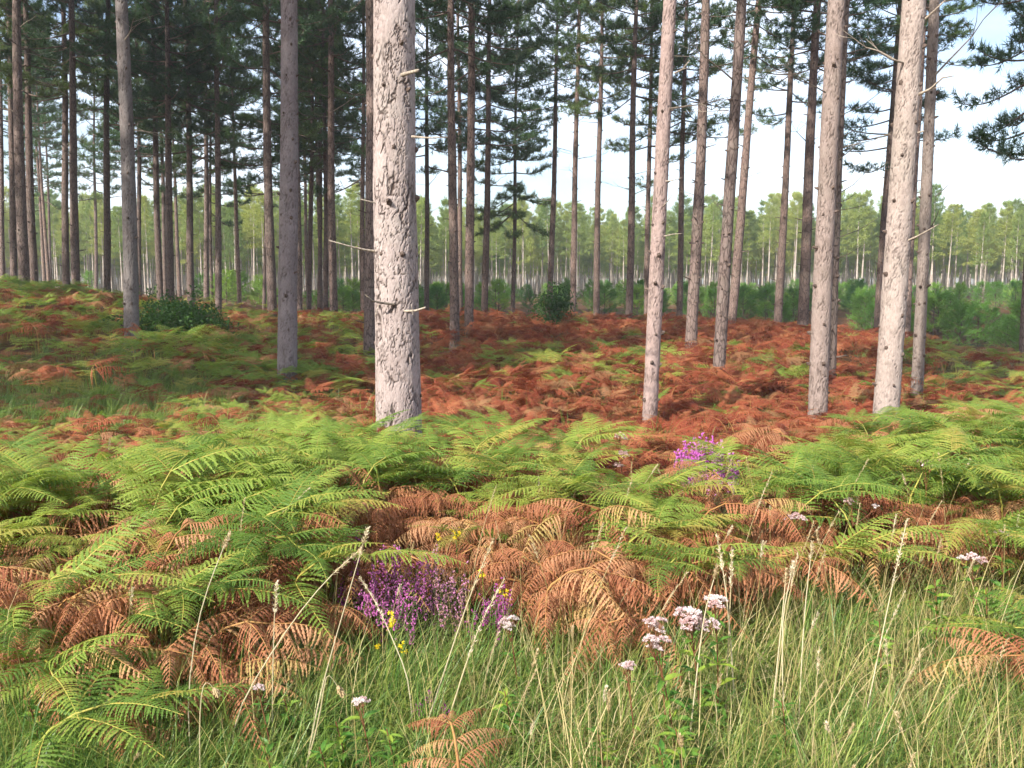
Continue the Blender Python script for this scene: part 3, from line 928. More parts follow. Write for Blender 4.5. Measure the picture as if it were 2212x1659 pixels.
# the wood goes on behind as one mass
fm = []
for i in range(3):
    mb = MB()
    a = FTRUNK[i]; c = FCROWN[i]

    def grab(me):
        v = np.empty(len(me.vertices) * 3, np.float32); me.vertices.foreach_get('co', v)
        f = np.empty(len(me.loops), np.int32); me.loops.foreach_get('vertex_index', f)
        m = np.empty(len(me.polygons), np.int32); me.polygons.foreach_get('material_index', m)
        return v.reshape(-1, 3), f.reshape(-1, 3), m
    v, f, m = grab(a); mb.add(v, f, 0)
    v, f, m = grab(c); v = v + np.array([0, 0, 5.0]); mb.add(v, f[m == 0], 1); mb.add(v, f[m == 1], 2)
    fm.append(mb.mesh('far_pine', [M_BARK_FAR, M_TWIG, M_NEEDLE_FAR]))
P_, R_, S_, I_ = [], [], [], []
y0 = 108.0
for r in range(52):
    x = -0.72 * y0 - 25 + rnd.random() * 3
    while x < 0.72 * y0 + 25:
        y = y0 + rnd.gauss(0, 0.9) + 5.0 * math.sin(x * 0.09 + 0.6) - max(0, -x - 8) * 0.22 - max(0, x - 30) * 0.3
        P_.append((x, y, -0.1)); R_.append((0, 0, rnd.random() * 6.28)); S_.append(rnd.uniform(0.70, 0.86)); I_.append(rnd.randrange(3))
        x += 3.0 + rnd.random()
    y0 += 3.1 if r < 22 else 5.5
tag(scatter('forest', fm, P_, R_, S_, I_), 'dense wood of pines going on behind the far stand', 'forest', None, 'stuff')


# ------------------------------------------------------------------ young pines in the clearing
def young_pine(seed):
    rg = np.random.default_rng(seed)
    mb = MB()
    H = 1.6
    mb.tube(np.array([[0, 0, -0.1], [0.01, 0, 0.8], [0, 0.01, H]]), [0.03, 0.02, 0.006], 5, 0)
    temps = [tuft_template(rg, 16, 0.12, 0.012, 0.20) for _ in range(5)]
    acc = []
    z = 0.12
    while z < H:
        t = z / H
        for k in range(6):
            az = rg.random() * 6.28
            L = 0.62 * (1 - t) ** 0.8 * (0.75 + 0.5 * rg.random()) + 0.08
            d = np.array([math.cos(az), math.sin(az), 0.35 + 0.5 * t])
            e = np.array([0, 0, z]) + d * L
            mb.tube(np.array([[0, 0, z], e]), [0.008, 0.004], 3, 0)
            for g in range(5):
                fr = 0.3 + 0.7 * (g + 1) / 5
                dd = d / np.linalg.norm(d) + rg.normal(size=3) * 0.45 + np.array([0, 0, 0.45])
                acc.append(temps[rg.integers(5)] @ rot_to(dd, rg.random() * 6).T * (0.8 + 0.4 * rg.random()) + np.array([0, 0, z]) * (1 - fr) + e * fr)
        z += 0.15
    for g in range(5):
        acc.append(temps[g] @ rot_to([rg.normal() * 0.1, rg.normal() * 0.1, 1]).T + np.array([0, 0, H - 0.15 - 0.05 * g]))
    mb.tris(np.concatenate(acc), 1)
    return mb.mesh('young_pine', [M_TWIG, M_NEEDLE_YOUNG])


YP = [young_pine(600 + i) for i in range(5)]
yp = []
tries = 0
while len(yp) < 230 and tries < 20000:
    tries += 1
    y = rnd.uniform(27, 84)
    x = rnd.uniform(-0.68 * y, 0.68 * y)
    u, v = proj(x, y, -0.1)
    lim = 38 if u < 1700 else 38 - (u - 1700) / 512 * 13
    if u < 640: lim = 46
    if y < lim: continue
    if u < 430 and rnd.random() < 0.75: continue
    md_ = 0.62 if y < 50 else 1.1
    if any((x - a) ** 2 + (y - c) ** 2 < md_ ** 2 for a, c, _ in yp): continue
    if y > 55 and rnd.random() < 0.45: continue
    yp.append((x, y, u))
for i, (x, y, u) in enumerate(yp):
    s = rnd.uniform(0.7, 1.15)
    o = obj('young_pine', YP[i % 5], None, (x, y, gz(x, y) - 0.03), (rnd.gauss(0, 0.04), rnd.gauss(0, 0.04), rnd.random() * 6.28), (s * rnd.uniform(0.95, 1.25),) * 2 + (s,))
    tag(o, ('tall bushy ' if s > 1.2 else 'small bushy ' if s < 1.0 else 'bushy ') + 'young pine ' + ('at the clearing\'s near rim ' if y < 50 else 'far in the clearing ') + far_place(u), 'young pine', 'young pines in the clearing')


# ------------------------------------------------------------------ dark broadleaf shrubs among the trunks
def shrub(seed, Wd, H, n, leaf):
    rg = np.random.default_rng(seed)
    st = MB(); T = []
    for s_ in range(9):
        az = rg.random() * 6.28
        e = np.array([math.cos(az) * Wd * 0.45 * rg.random(), math.sin(az) * Wd * 0.45 * rg.random(), H * (0.6 + 0.4 * rg.random())])
        m = e * 0.5 + np.array([0, 0, 0.1]) + rg.normal(size=3) * 0.05
        st.tube(np.array([[0, 0, -0.05], m, e]), [0.015, 0.01, 0.004], 4)
    for k in range(n):
        if k % 26 == 0:                        # leaves grow in sprays
            cc = rg.normal(size=3) * np.array([Wd * 0.25, Wd * 0.25, H * 0.2]) + np.array([0, 0, H * 0.52])
            cc[:2] *= 1.15 - 0.5 * max(0, cc[2] / H - 0.4)
        cl = cc + rg.normal(size=3) * np.array([0.11, 0.11, 0.06])
        cl[2] = max(cl[2], 0.02)
        d = rg.normal(size=3); d /= np.linalg.norm(d); s = np.cross(d, rg.normal(size=3)); s /= np.linalg.norm(s)
        l = leaf * (0.7 + 0.6 * rg.random())
        a, b_, c, e = cl, cl + d * l * 0.5 + s * l * 0.25, cl + d * l, cl + d * l * 0.5 - s * l * 0.25
        T += [[a, b_, c], [a, c, e]]
    fo = MB(); fo.tris(np.array(T))
    return st.mesh('stem', [M_TWIG]), fo.mesh('foliage', [M_HOLLY])


for (u, v, d, Wd, H, lb, sd_) in [(392, 690, 20.5, 1.3, 1.35, 'dark green leafy shrub at the foot of the bank pines', 1),
                                 (340, 715, 19.5, 1.5, 0.95, 'low dark bramble thicket beside the grey lichened pine', 2),
                                 (425, 700, 20, 1.3, 1.05, 'low leafy bush in front of the bank, next to the darker shrub', 3),
                                 (1195, 694, 27.5, 1.3, 1.7, 'dark holly-like bush at the edge of red bracken and young pines', 4)]:
    p = at(u, v, d)
    root = empty('shrub', (p.x, p.y, gz(p.x, p.y)))
    tag(root, lb, 'shrub')
    a, b_ = shrub(700 + sd_, Wd, H, 2600, 0.085)
    obj('stem', a, root); obj('foliage', b_, root)


# ------------------------------------------------------------------ bracken
def frond(seed, pairs, teeth, dead=False):
    """one bracken side frond of unit length along +X; its leaflets are toothed on both edges"""
    rg = np.random.default_rng(seed)
    arch = 0.20 + 0.10 * rg.random()
    drp = 0.26 + 0.16 * rg.random() + (0.22 if dead else 0.0)
    sway = 0.12 * rg.normal()

    def ax(s):
        return np.array([s * (1 - 0.12 * drp * s), sway * s * s, arch * s - drp * s * s])
    T = []
    wdt = 0.27 + 0.06 * rg.random()
    for i in range(pairs):
        s = (i + 0.5) / (pairs + 0.25)
        p = ax(s); tg = ax(s + 0.01) - p; tg /= np.linalg.norm(tg)
        sd0 = np.cross([0, 0, 1.0], tg); sd0 /= np.linalg.norm(sd0)
        nm = np.cross(tg, sd0)
        l = wdt * (1 - s) ** 0.72 * (0.80 + 0.20 * min(1, s / 0.2)) * (0.92 + 0.16 * rg.random())
        for side in (-1, 1):
            if dead and rg.random() < 0.06: continue
            fw = math.radians(72 - 20 * s + rg.normal() * 4)
            d = tg * math.cos(fw) + sd0 * side * math.sin(fw)
            lift = 0.10 + 0.1 * rg.random() - (0.25 if dead else 0)
            sag = 0.30 + 0.25 * rg.random() + (0.45 + 0.4 * rg.random() if dead else 0)
            curl = rg.normal() * (0.28 if dead else 0.08)
            nt_ = max(2, int(round(teeth * (0.40 + 0.60 * l / wdt))))
            q = np.linspace(0, 1, nt_ + 1)
            mid = p[None, :] + d[None, :] * (l * q * (1 - (0.25 * q if dead else 0)))[:, None] + nm[None, :] * (l * (lift * q - sag * q * q))[:, None] + tg[None, :] * (curl * l * q * q)[:, None]
            hw = np.minimum(0.17 * l + 0.004, 0.50 / pairs) * (1 - 0.9 * q[:-1] ** 1.3) * (0.7 + 0.3 * np.minimum(1, q[:-1] / 0.12))
            if dead: hw = hw * 0.78
            cup = rg.normal() * 0.25 - (0.5 if dead else 0.1)
            for j in range(nt_):
                a, b_ = mid[j], mid[j + 1]
                fwd = b_ - a
                for s2 in (-1, 1):
                    off_ = tg * s2 * hw[j] + nm * (cup * hw[j])
                    tip = a + fwd * (1.05 if side * s2 > 0 else 0.8) + off_
                    T.append([a, b_, tip]); T.append([a, tip, a + fwd * 0.15 + off_ * 0.55])
    mb = MB()
    mb.tris(np.array(T), 0)
    ss = np.linspace(0, 1, 6)
    mb.tube(np.array([ax(x) for x in ss]), 0.0052 * (1 - 0.8 * ss) + 0.001, 3, 1)
    return mb


FR_G = [frond(800 + i, 21, 8) for i in range(6)]
FR_D = [frond(830 + i, 19, 8, True) for i in range(6)]
FR_GM = [frond(860 + i, 10, 3) for i in range(4)]
FR_DM = [frond(880 + i, 12, 3, i % 2 == 0) for i in range(4)]
FR_RH = [frond(890 + i, 15, 6, i % 3 == 0) for i in range(6)]


def fern_layout(rg, H, L, dead=False, nfr=4):
    """stalk polyline and side-frond matrices"""
    lean = 0.12 + 0.22 * rg.random()
    n = 9
    s = np.linspace(0, 1, n)
    reach = L * 1.5
    top = H
    x = lean * H * s + reach * np.clip(s - 0.35, 0, 1) ** 1.5
    z = top * (np.sin(np.clip(s / 0.8, 0, 1) * PI / 2)) - (0.22 if not dead else 0.32) * top * np.clip(s - 0.72, 0, 1) ** 1.5 * 2
    y = 0.05 * rg.normal() * s * s
    st = np.stack([x, y, z], 1)
    out_ = []
    nodes = [0.46, 0.60, 0.74, 0.87][:nfr]
    for k, nd in enumerate(nodes):
        i = nd * (n - 1); i0 = int(i); f = i - i0
        p = st[i0] * (1 - f) + st[i0 + 1] * f
        tg = st[i0 + 1] - st[i0]
        hd = math.atan2(tg[1], tg[0])
        for side in (-1, 1):
            if rg.random() < 0.08: continue
            az = hd + side * math.radians(68 - 6 * k + rg.normal() * 9)
            pit = math.radians(14 + rg.normal() * 9 - (12 if dead else 0))
            roll = rg.normal() * 0.18
            ln = L * (1.0, 0.95, 0.78, 0.55)[k] * (0.85 + 0.3 * rg.random())
            out_.append((Matrix.Translation(p) @ Matrix.Rotation(az, 4, 'Z') @ Matrix.Rotation(-pit, 4, 'Y') @ Matrix.Rotation(roll, 4, 'X') @ Matrix.Scale(ln, 4)))
    p = st[-2]; tg = st[-1] - st[-2]
    az = math.atan2(tg[1], tg[0])
    pit = math.radians(4 - (18 if dead else 0) + rg.normal() * 6)
    out_.append(Matrix.Translation(p) @ Matrix.Rotation(az, 4, 'Z') @ Matrix.Rotation(-pit, 4, 'Y') @ Matrix.Scale(L * 0.85, 4))
    return st[:-1], out_


def fern_single(seed, H, L, fr, mats, dead=False, nfr=4, stalk=True):
    rg = np.random.default_rng(seed)
    st, ms = fern_layout(rg, H, L, dead, nfr)
    mb = MB()
    if stalk:
        mb.tube(st, np.linspace(0.006, 0.0025, len(st)), 4, 1)
    for M in ms:
        mb.merge(fr[rg.integers(len(fr))], M)
    return mb.mesh('bracken', mats)


# meshes for ferns built with separate fronds
FRM = {False: [f.mesh('frond', [M_FERN, M_STALK]) for f in FR_G], True: [f.mesh('frond', [M_FERN_TAN, M_STALKB]) for f in FR_D]}
SING_G = [fern_single(900 + i, 0.72, 0.46, FR_G, [M_FERN, M_STALK]) for i in range(6)]
SING_D = [fern_single(920 + i, 0.55, 0.42, FR_D, [M_FERN_TAN, M_STALKB], True) for i in range(6)]
MID_G = [fern_single(940 + i, 0.50, 0.40, FR_GM, [M_FERN, M_STALK]) for i in range(5)]
MID_R = [fern_single(960 + i, 0.42 + 0.03 * i, 0.42, FR_DM, [M_FERN_RED, M_STALKB], i % 2 == 0) for i in range(6)]
RED_HI = [fern_single(1960 + i, 0.44 + 0.04 * i, 0.46, FR_RH, [M_FERN_RED, M_STALKB], i % 2 == 0) for i in range(5)]
MID_T = [fern_single(980 + i, 0.44, 0.40, FR_DM, [M_FERN_TAN, M_STALKB], True) for i in range(4)]


def fern_parts(x, y, heading, H, L, dead, seed):
    rg = np.random.default_rng(seed)
    st, ms = fern_layout(rg, H, L, dead, 4)
    root = empty('bracken_fern', (x, y, gz(x, y) - 0.02), (0, 0, heading))
    mb = MB(); mb.tube(st, np.linspace(0.0065, 0.003, len(st)), 5)
    obj('stalk', mb.mesh('stalk', [M_STALKB if dead else M_STALK], True), root)
    for M in ms:
        o = obj('frond', FRM[dead][rg.integers(6)], root)
        o.matrix_local = M
    return root


def edge(u):
    """how far off the bracken bank begins, by picture column"""
    return float(np.interp(u, [0, 300, 620, 800, 900, 1050, 1150, 1500, 1640, 1750, 2212], [2.75, 2.7, 2.95, 3.6, 4.1, 4.0, 3.2, 3.3, 3.6, 3.9, 3.8]))


def back(u):
    return float(np.interp(u, [0, 300, 600, 900, 1200, 1500, 1650, 1800, 2212], [4.9, 5.0, 5.4, 5.9, 5.5, 4.3, 5.0, 6.6, 7.2]))


# ferns that stand out, placed one by one: (u, v of the frond tops, distance, dead, heading, label)
HERO = [
    (690, 1075, 3.6, False, 0.25, 'large arching green bracken with light midribs before the thickest pine'),
    (800, 1180, 3.3, False, 0.1, 'green bracken reaching sideways over the purple heather'),
    (250, 1215, 3.0, False, -0.1, 'green bracken frond spreading over brown fronds at the bank\'s front'),
    (480, 1255, 2.95, False, 0.0, 'green bracken with pale stalk hanging over withered fronds'),
    (620, 1325, 2.9, True, 0.1, 'withered tan bracken arching towards the grass, beside the tall stalks'),
    (300, 1370, 2.75, True, 0.2, 'curled tan bracken low at the front of the bank'),
    (120, 1380, 2.8, True, -0.6, 'drooping tan bracken at the lower left'),
    (160, 1440, 2.55, False, -0.8, 'green bracken at the lower left corner in front of withered fronds'),
    (330, 1480, 2.5, False, 0.4, 'low green bracken with feathery fronds in dark grass at lower left'),
    (290, 1560, 2.45, True, -0.2, 'brown shrivelled bracken at the bottom left in the grass'),
    (60, 1290, 2.85, True, -1.0, 'brown withered bracken leaning out at the left edge'),
    (215, 1290, 2.85, True, -0.5, 'tan curled bracken under the spreading green frond at left'),
    (430, 1395, 2.75, True, -0.2, 'tan bracken drooping behind the pale curving grass stalk'),
    (545, 1440, 2.7, True, -1.2, 'low withered bracken beside the slanting straw stalk'),
    (1230, 1170, 3.4, True, 2.6, 'orange-brown bracken beside the purple heather'),
    (1340, 1215, 3.2, True, -0.2, 'large rust-orange bracken above the pale pink flowers'),
    (1290, 1320, 3.1, True, 3.4, 'rust bracken hanging low behind the grass stalks'),
    (1560, 1190, 3.5, True, 0.0, 'orange bracken drooping at the edge of the right-hand grass'),
    (1480, 1130, 3.7, False, 0.15, 'yellow-green bracken over the rust-orange fronds'),
    (2130, 1390, 2.9, True, 2.9, 'brownish fading bracken at the right edge in the grass'),
    (2190, 1340, 3.1, False, 3.0, 'thin green bracken at the right edge above fading fronds'),
    (2090, 960, 4.6, False, 0.3, 'bright green bracken with broad fronds, rightmost on the bank'),
    (1950, 900, 5.6, False, 2.8, 'bright green bracken at the foot of the palest pine'),
    (1090, 930, 5.2, False, 0.9, 'upright bright green bracken just right of the thickest pine\'s foot'),
    (960, 1525, 2.35, True, 1.9, 'pale tan dried bracken frond alone in the grass at bottom centre'),
]


def fern_place(u):
    if u < 0: return 'reaching in from beyond the left edge'
    if u > 2212: return 'reaching in from beyond the right edge'
    if u > 2150: return 'touching the right edge'
    for lim, txt in [(150, 'at the left edge'), (330, 'below the grey lichened pine'), (520, 'left of the straight grey pine'), (680, 'below the straight grey pine'), (820, 'just left of the thickest pine'),
                     (960, 'before the thickest pine'), (1120, 'just right of the thickest pine'), (1290, 'left of the slim pinkish pine'), (1440, 'before the slim pinkish pine'),
                     (1600, 'by the pink heather'), (1740, 'left of the paired pines'), (1840, 'before the paired pines'), (1960, 'before the palest pine'), (2090, 'right of the palest pine')]:
        if u < lim:
            return txt
    return 'at the right edge'


used = []
nf = 0
for i, (u, v, d, dead, hd, lb) in enumerate(HERO):
    p = at(u, v, d)
    g = gz(p.x, p.y)
    H = max(0.16, p.z - g)
    L = 0.47 if not dead else 0.42
    if H < 0.3: L = 0.30
    if 'alone' in lb: L = 0.19
    reach = 0.6 * L + 0.2 * H
    x, y = p.x - math.cos(hd) * reach, p.y - math.sin(hd) * reach
    r = fern_parts(x, y, hd, H, L, dead, 1000 + i)
    tag(r, lb, 'fern', 'bracken ferns of the foreground bank')
    used.append((x, y)); nf += 1
cand = []
tries = 0
while len(cand) < 279 and tries < 60000:
    tries += 1
    y = 2.6 + 4.8 * rnd.random() ** 0.8
    x = rnd.uniform(-0.64 * y - 0.4, 0.64 * y + 0.4)
    u, v = proj(x, y, 0.2)
    e = edge(u)
    if y < e: continue
    if (x - TB[0][1].x) ** 2 + (y - TB[0][1].y) ** 2 < 0.33 ** 2: continue
    if y > back(u) + rnd.gauss(0, 0.25): continue
    if any((x - a) ** 2 + (y - c) ** 2 < 0.25 ** 2 for a, c in used): continue
    used.append((x, y)); cand.append((x, y, u, y - e))
cand.sort(key=lambda c: c[1])
for i, (x, y, u, ed) in enumerate(cand):
    pb = 0.74 if ed < 0.5 else (0.48 if ed < 1.2 else 0.30)
    if u > 1700: pb *= 0.6
    if u < 700 and ed < 0.9: pb = 0.9
    if 900 < u < 1400: pb *= 0.75
    dead = rnd.random() < pb
    front = ed < 0.5
    hd = rnd.random() * 6.28
    if front: hd = -PI / 2 + rnd.gauss(0, 1.0)
    hs = rnd.uniform(0.72, 1.18)
    top = 0.66 if y < 4.6 else 0.51
    H = (top * hs if not dead else (0.45 if front else 0.55) * hs)
    if front and not dead: H *= 0.8
    if i < 105:
        r = fern_parts(x, y, hd, H, (0.47 if not dead else 0.41) * rnd.uniform(0.75, 1.15), dead, 1200 + i)
    else:
        r = obj('bracken_fern', (SING_D if dead else SING_G)[rnd.randrange(6)], None, (x, y, gz(x, y) - 0.02), (rnd.gauss(0, 0.06), rnd.gauss(0, 0.06), hd))
        s = H / (0.55 if dead else 0.72)
        r.scale = (max(s, 0.8), max(s, 0.8), s)
    tag(r, ('tall ' if hs > 1.03 else 'low ' if hs < 0.87 else '') + ('withered brown bracken ' if dead else 'green bracken ') + ('at the bank\'s front rim ' if ed < 0.5 else 'in mid bank ' if y < 4.8 else 'at the bank\'s back ') + fern_place(u), 'fern', 'withered bracken of the bank' if dead else 'green bracken of the bank')

# bracken further back: a cover nobody could count
P_, R_, S_, I_ = [], [], [], []
protos = MID_G + MID_R + MID_T
bx = [(t[1].x, t[1].y) for t in TB]
for k in range(9000):
    y = 4.9 + 37.5 * rnd.random() ** 1.35
    x = rnd.uniform(-0.70 * y - 1, 0.70 * y + 1)
    u, v = proj(x, y, gz(x, y) + 0.3)
    if 1440 < u < 1620 and 4.6 < y < 6.2: continue
    if y < back(u) - 0.1 or (x - TB[0][1].x) ** 2 + (y - TB[0][1].y) ** 2 < 0.3 ** 2: continue
    lim = 37 if u < 1700 else 37 - (u - 1700) / 512 * 13
    if y > lim: continue
    nz = float(vnoise(np.array([[x * 0.33, y * 0.22, 3.3]]))[0]); nz2 = float(vnoise(np.array([[x * 0.9, y * 0.7, 8.3]]))[0])
    sc = rnd.uniform(0.75, 1.2)
    # colour by place: rust red in the middle, mixed with green to the left, nearer rim and far right
    pg = 0.06
    if u < 800: pg = 0.42
    if u < 460 and 680 < v < 900: pg = 0.55
    if 880 < u < 1350 and 765 < v < 850: pg = 0.32
    if 1350 < u < 1900 and 790 < v < 860: pg = 0.16
    if u > 1930: pg = 0.42
    if y < 8.5: pg = max(pg, 0.14)
    pg *= 0.35 + 1.5 * nz2
    tan_ = 0.60 if u < 700 else (0.25 if y < 9 else 0.08)
    if u < 430 and 735 < v < 905 and nz < 0.62 and rnd.random() < 0.65: continue     # grassy hollow
    if 1850 < u and 730 < v < 860 and rnd.random() < 0.45: continue
    if rnd.random() < pg:
        ix = rnd.randrange(5) if y > 15 else 15 + rnd.randrange(6)
    elif rnd.random() < tan_:
        ix = 11 + rnd.randrange(4) if y > 14 else 21 + rnd.randrange(6)
    else:
        ix = 5 + rnd.randrange(6) if y > 17 else 27 + rnd.randrange(5)
    if y < 13: sc *= 0.60 + 0.030 * max(0, y - 6)
    if 15 <= ix < 21: sc *= 0.72
    if 21 <= ix < 27: sc *= 0.85
    P_.append((x, y, gz(x, y) - 0.03)); R_.append((rnd.gauss(0, 0.12), rnd.gauss(0, 0.12), rnd.random() * 6.28)); S_.append(sc * (0.78 + 0.45 * nz)); I_.append(ix)
nm = len(protos)
protos = protos + SING_G + SING_D + RED_HI
for k in range(760):
    y = 2.7 + 4.6 * rnd.random() ** 0.85
    x = rnd.uniform(-0.66 * y - 0.4, 0.66 * y + 0.4)
    u, v = proj(x, y, 0.2)
    ed = y - edge(u)
    if ed < 0.12: continue
    if y > back(u): continue
    if (x - TB[0][1].x) ** 2 + (y - TB[0][1].y) ** 2 < 0.3 ** 2: continue
    dead = rnd.random() < (0.80 if ed < 0.6 else 0.50)
    P_.append((x, y, gz(x, y) - 0.03)); R_.append((rnd.gauss(0, 0.08), rnd.gauss(0, 0.08), rnd.random() * 6.28))
    S_.append(rnd.uniform(0.55, 0.95) if dead else rnd.uniform(0.6, 1.0)); I_.append(nm + (6 if dead else 0) + rnd.randrange(6))
tag(scatter('bracken', protos, P_, R_, S_, I_), 'rust red and green bracken covering the ground among the pines', 'bracken', None, 'stuff')


# ------------------------------------------------------------------ grass
def grass_tuft(seed, n, lmin, lmax, wd, spread, lean, mat, bendx=0.12):
    rg = np.random.default_rng(seed)
    mb = MB(); T = []
    for i in range(n):
        a = rg.random() * 6.28; r0 = spread * math.sqrt(rg.random())
        p0 = np.array([r0 * math.cos(a), r0 * math.sin(a), -0.03])
        L = lmin + (lmax - lmin) * rg.random()
        b_ = a + rg.normal() * 0.7
        out_ = np.array([math.cos(b_), math.sin(b_), 0]) * lean * (0.4 + rg.random()) + np.array([bendx, 0, 0])
        w_ = wd * (0.7 + 0.6 * rg.random())
        sd_ = np.array([-math.sin(b_ + 0.5 * rg.normal()), math.cos(b_), 0]); sd_ /= np.linalg.norm(sd_)
        q = np.array([0, 0.4, 0.75, 1.0])
        pts = p0 + np.outer(L * q, [0, 0, 1.0]) + np.outer(L * q ** 2.0, out_) - np.outer(L * q ** 3 * 0.5 * np.linalg.norm(out_), [0, 0, 1.0])
        hw = w_ / 2 * np.array([1, 0.95, 0.6, 0])
        l_, r_ = pts - sd_ * hw[:, None], pts + sd_ * hw[:, None]
        T += [[l_[0], r_[0], r_[1]], [l_[0], r_[1], l_[1]], [l_[1], r_[1], r_[2]], [l_[1], r_[2], l_[2]], [l_[2], r_[2], pts[3]]]
    mb.tris(np.array(T))
    return mb.mesh('grass', [mat])


GT = [grass_tuft(1500 + i, 34, 0.14, 0.46, 0.0040, 0.06, 0.55 + 0.14 * i, M_GRASS) for i in range(6)]
GL = [grass_tuft(1520 + i, 22, 0.30, 0.60, 0.0038, 0.05, 0.45, M_GRASS, 0.2) for i in range(4)]
GS = [grass_tuft(1540 + i, 14, 0.18, 0.50, 0.0032, 0.06, 0.6, M_STRAW, 0.15) for i in range(4)]
GX_ = [grass_tuft(1560 + i, 7, 0.40, 0.78, 0.0030, 0.05, 0.5, M_STRAW, 0.2) for i in range(4)]
protos = GT + GL + GS + GX_
P_, R_, S_, I_ = [], [], [], []


def put(x, y, ix, s):
    P_.append((x, y, gz(x, y))); R_.append((rnd.gauss(0, 0.1), rnd.gauss(0, 0.1), rnd.gauss(0, 0.9) if ix < 14 else rnd.random() * 6.28)); S_.append(s); I_.append(ix)


for k in range(4200):                       # verge in front of the bank
    y = rnd.uniform(1.35, 4.9)
    x = rnd.uniform(-0.66 * y - 0.3, 0.66 * y + 0.3)
    u, v = proj(x, y, 0.0)
    e = edge(u)
    if y > e + 0.25 and rnd.random() < 0.80: continue
    ps = float(np.interp(u, [0, 700, 1000, 1300, 2212], [0.10, 0.13, 0.32, 0.50, 0.48]))
    ix = 10 + rnd.randrange(8 if y > 2.0 else 4) if rnd.random() < ps else (rnd.randrange(6) if rnd.random() < 0.7 else 6 + rnd.randrange(4))
    put(x, y, ix, rnd.uniform(0.6, 1.0) * (0.85 if y < 2.2 else 1.0))
for k in range(4200):                       # tufts in the hollow and between the pines
    y = rnd.uniform(6, 30) if rnd.random() < 0.5 else rnd.uniform(8, 16)
    x = rnd.uniform(-0.68 * y, 0.68 * y)
    u, v = proj(x, y, gz(x, y) + 0.2)
    hollow = u < 470 and 715 < v < 920
    right = u > 1850 and 720 < v < 900
    if not (hollow or right) and rnd.random() < 0.8: continue
    put(x, y, (10 + rnd.randrange(4)) if rnd.random() < (0.35 if right else 0.05) else rnd.randrange(10), rnd.uniform(0.8, 1.3))
tag(scatter('grass', protos, P_, R_, S_, I_), 'long green and straw coloured grass along the verge', 'grass', None, 'stuff')


# ------------------------------------------------------------------ tall seeding grass stalks
def seed_head_geo(mb, pts, r, rg, mat):
    pts = np.asarray(pts)
    T = []
    for k in range(46):
        f = rg.random()
        i = f * (len(pts) - 1); i0 = min(int(i), len(pts) - 2); q = i - i0
        c = pts[i0] * (1 - q) + pts[i0 + 1] * q
        tg = pts[i0 + 1] - pts[i0]; tg /= np.linalg.norm(tg)
        a = rg.normal(size=3); a -= tg * (a @ tg); a /= np.linalg.norm(a)
        rr = r * (math.sin(PI * min(0.97, f * 0.85 + 0.12)) ** 0.6)
        d = tg * 0.8 + a * 0.55
        s = np.cross(d, a); s /= np.linalg.norm(s)
        b_ = c + a * rr * 0.3
        l = 0.011
        T += [[b_ - s * r * 0.5, b_ + s * r * 0.5, b_ + d * l + a * rr * 0.5]]
    mb.tris(np.array(T), mat)


def stalk_thing(pts, head_frac, r, label, group, seed, hr=0.0045, col=M_STRAW):
    """pts: world polyline from the foot to the tip"""
    rg = np.random.default_rng(seed)
    P = np.array([list(p) for p in pts], float)
    # resample smoothly
    t = np.linspace(0, 1, len(P)); tt = np.linspace(0, 1, 12)
    Q = np.stack([np.interp(tt, t, P[:, c]) for c in range(3)], 1)
    Q[1:-1] = (Q[:-2] + Q[2:] + 2 * Q[1:-1]) / 4
    base = Q[0].copy()
    root = empty('grass_stalk', base)
    Q = Q - base
    k = max(2, int(round(12 * head_frac)))
    mb = MB(); mb.tube(Q, np.linspace(r, r * 0.5, 12), 4)
    obj('stem', mb.mesh('stem', [col]), root)
    mb = MB(); seed_head_geo(mb, Q[-k:], hr, rg, 0)
    obj('seed_head', mb.mesh('seed_head', [M_SEED]), root)
    tag(root, label, 'grass', group)
    return root


def stalk_place(u, y):
    near = ' near the bottom' if y < 2.8 else ' by the ferns'
    for lim, txt in [(420, 'at the lower left'), (760, 'among the tall straw stalks'), (1000, 'below the purple heather'), (1250, 'between heather and rust bracken'),
                     (1420, 'below the rust bracken'), (1560, 'around the pink flowers'), (1700, 'right of the pink flowers'), (1850, 'around the plump seed heads'), (2030, 'right of the plump seed heads')]:
        if u < lim:
            return txt + near
    return 'at the right edge' + near


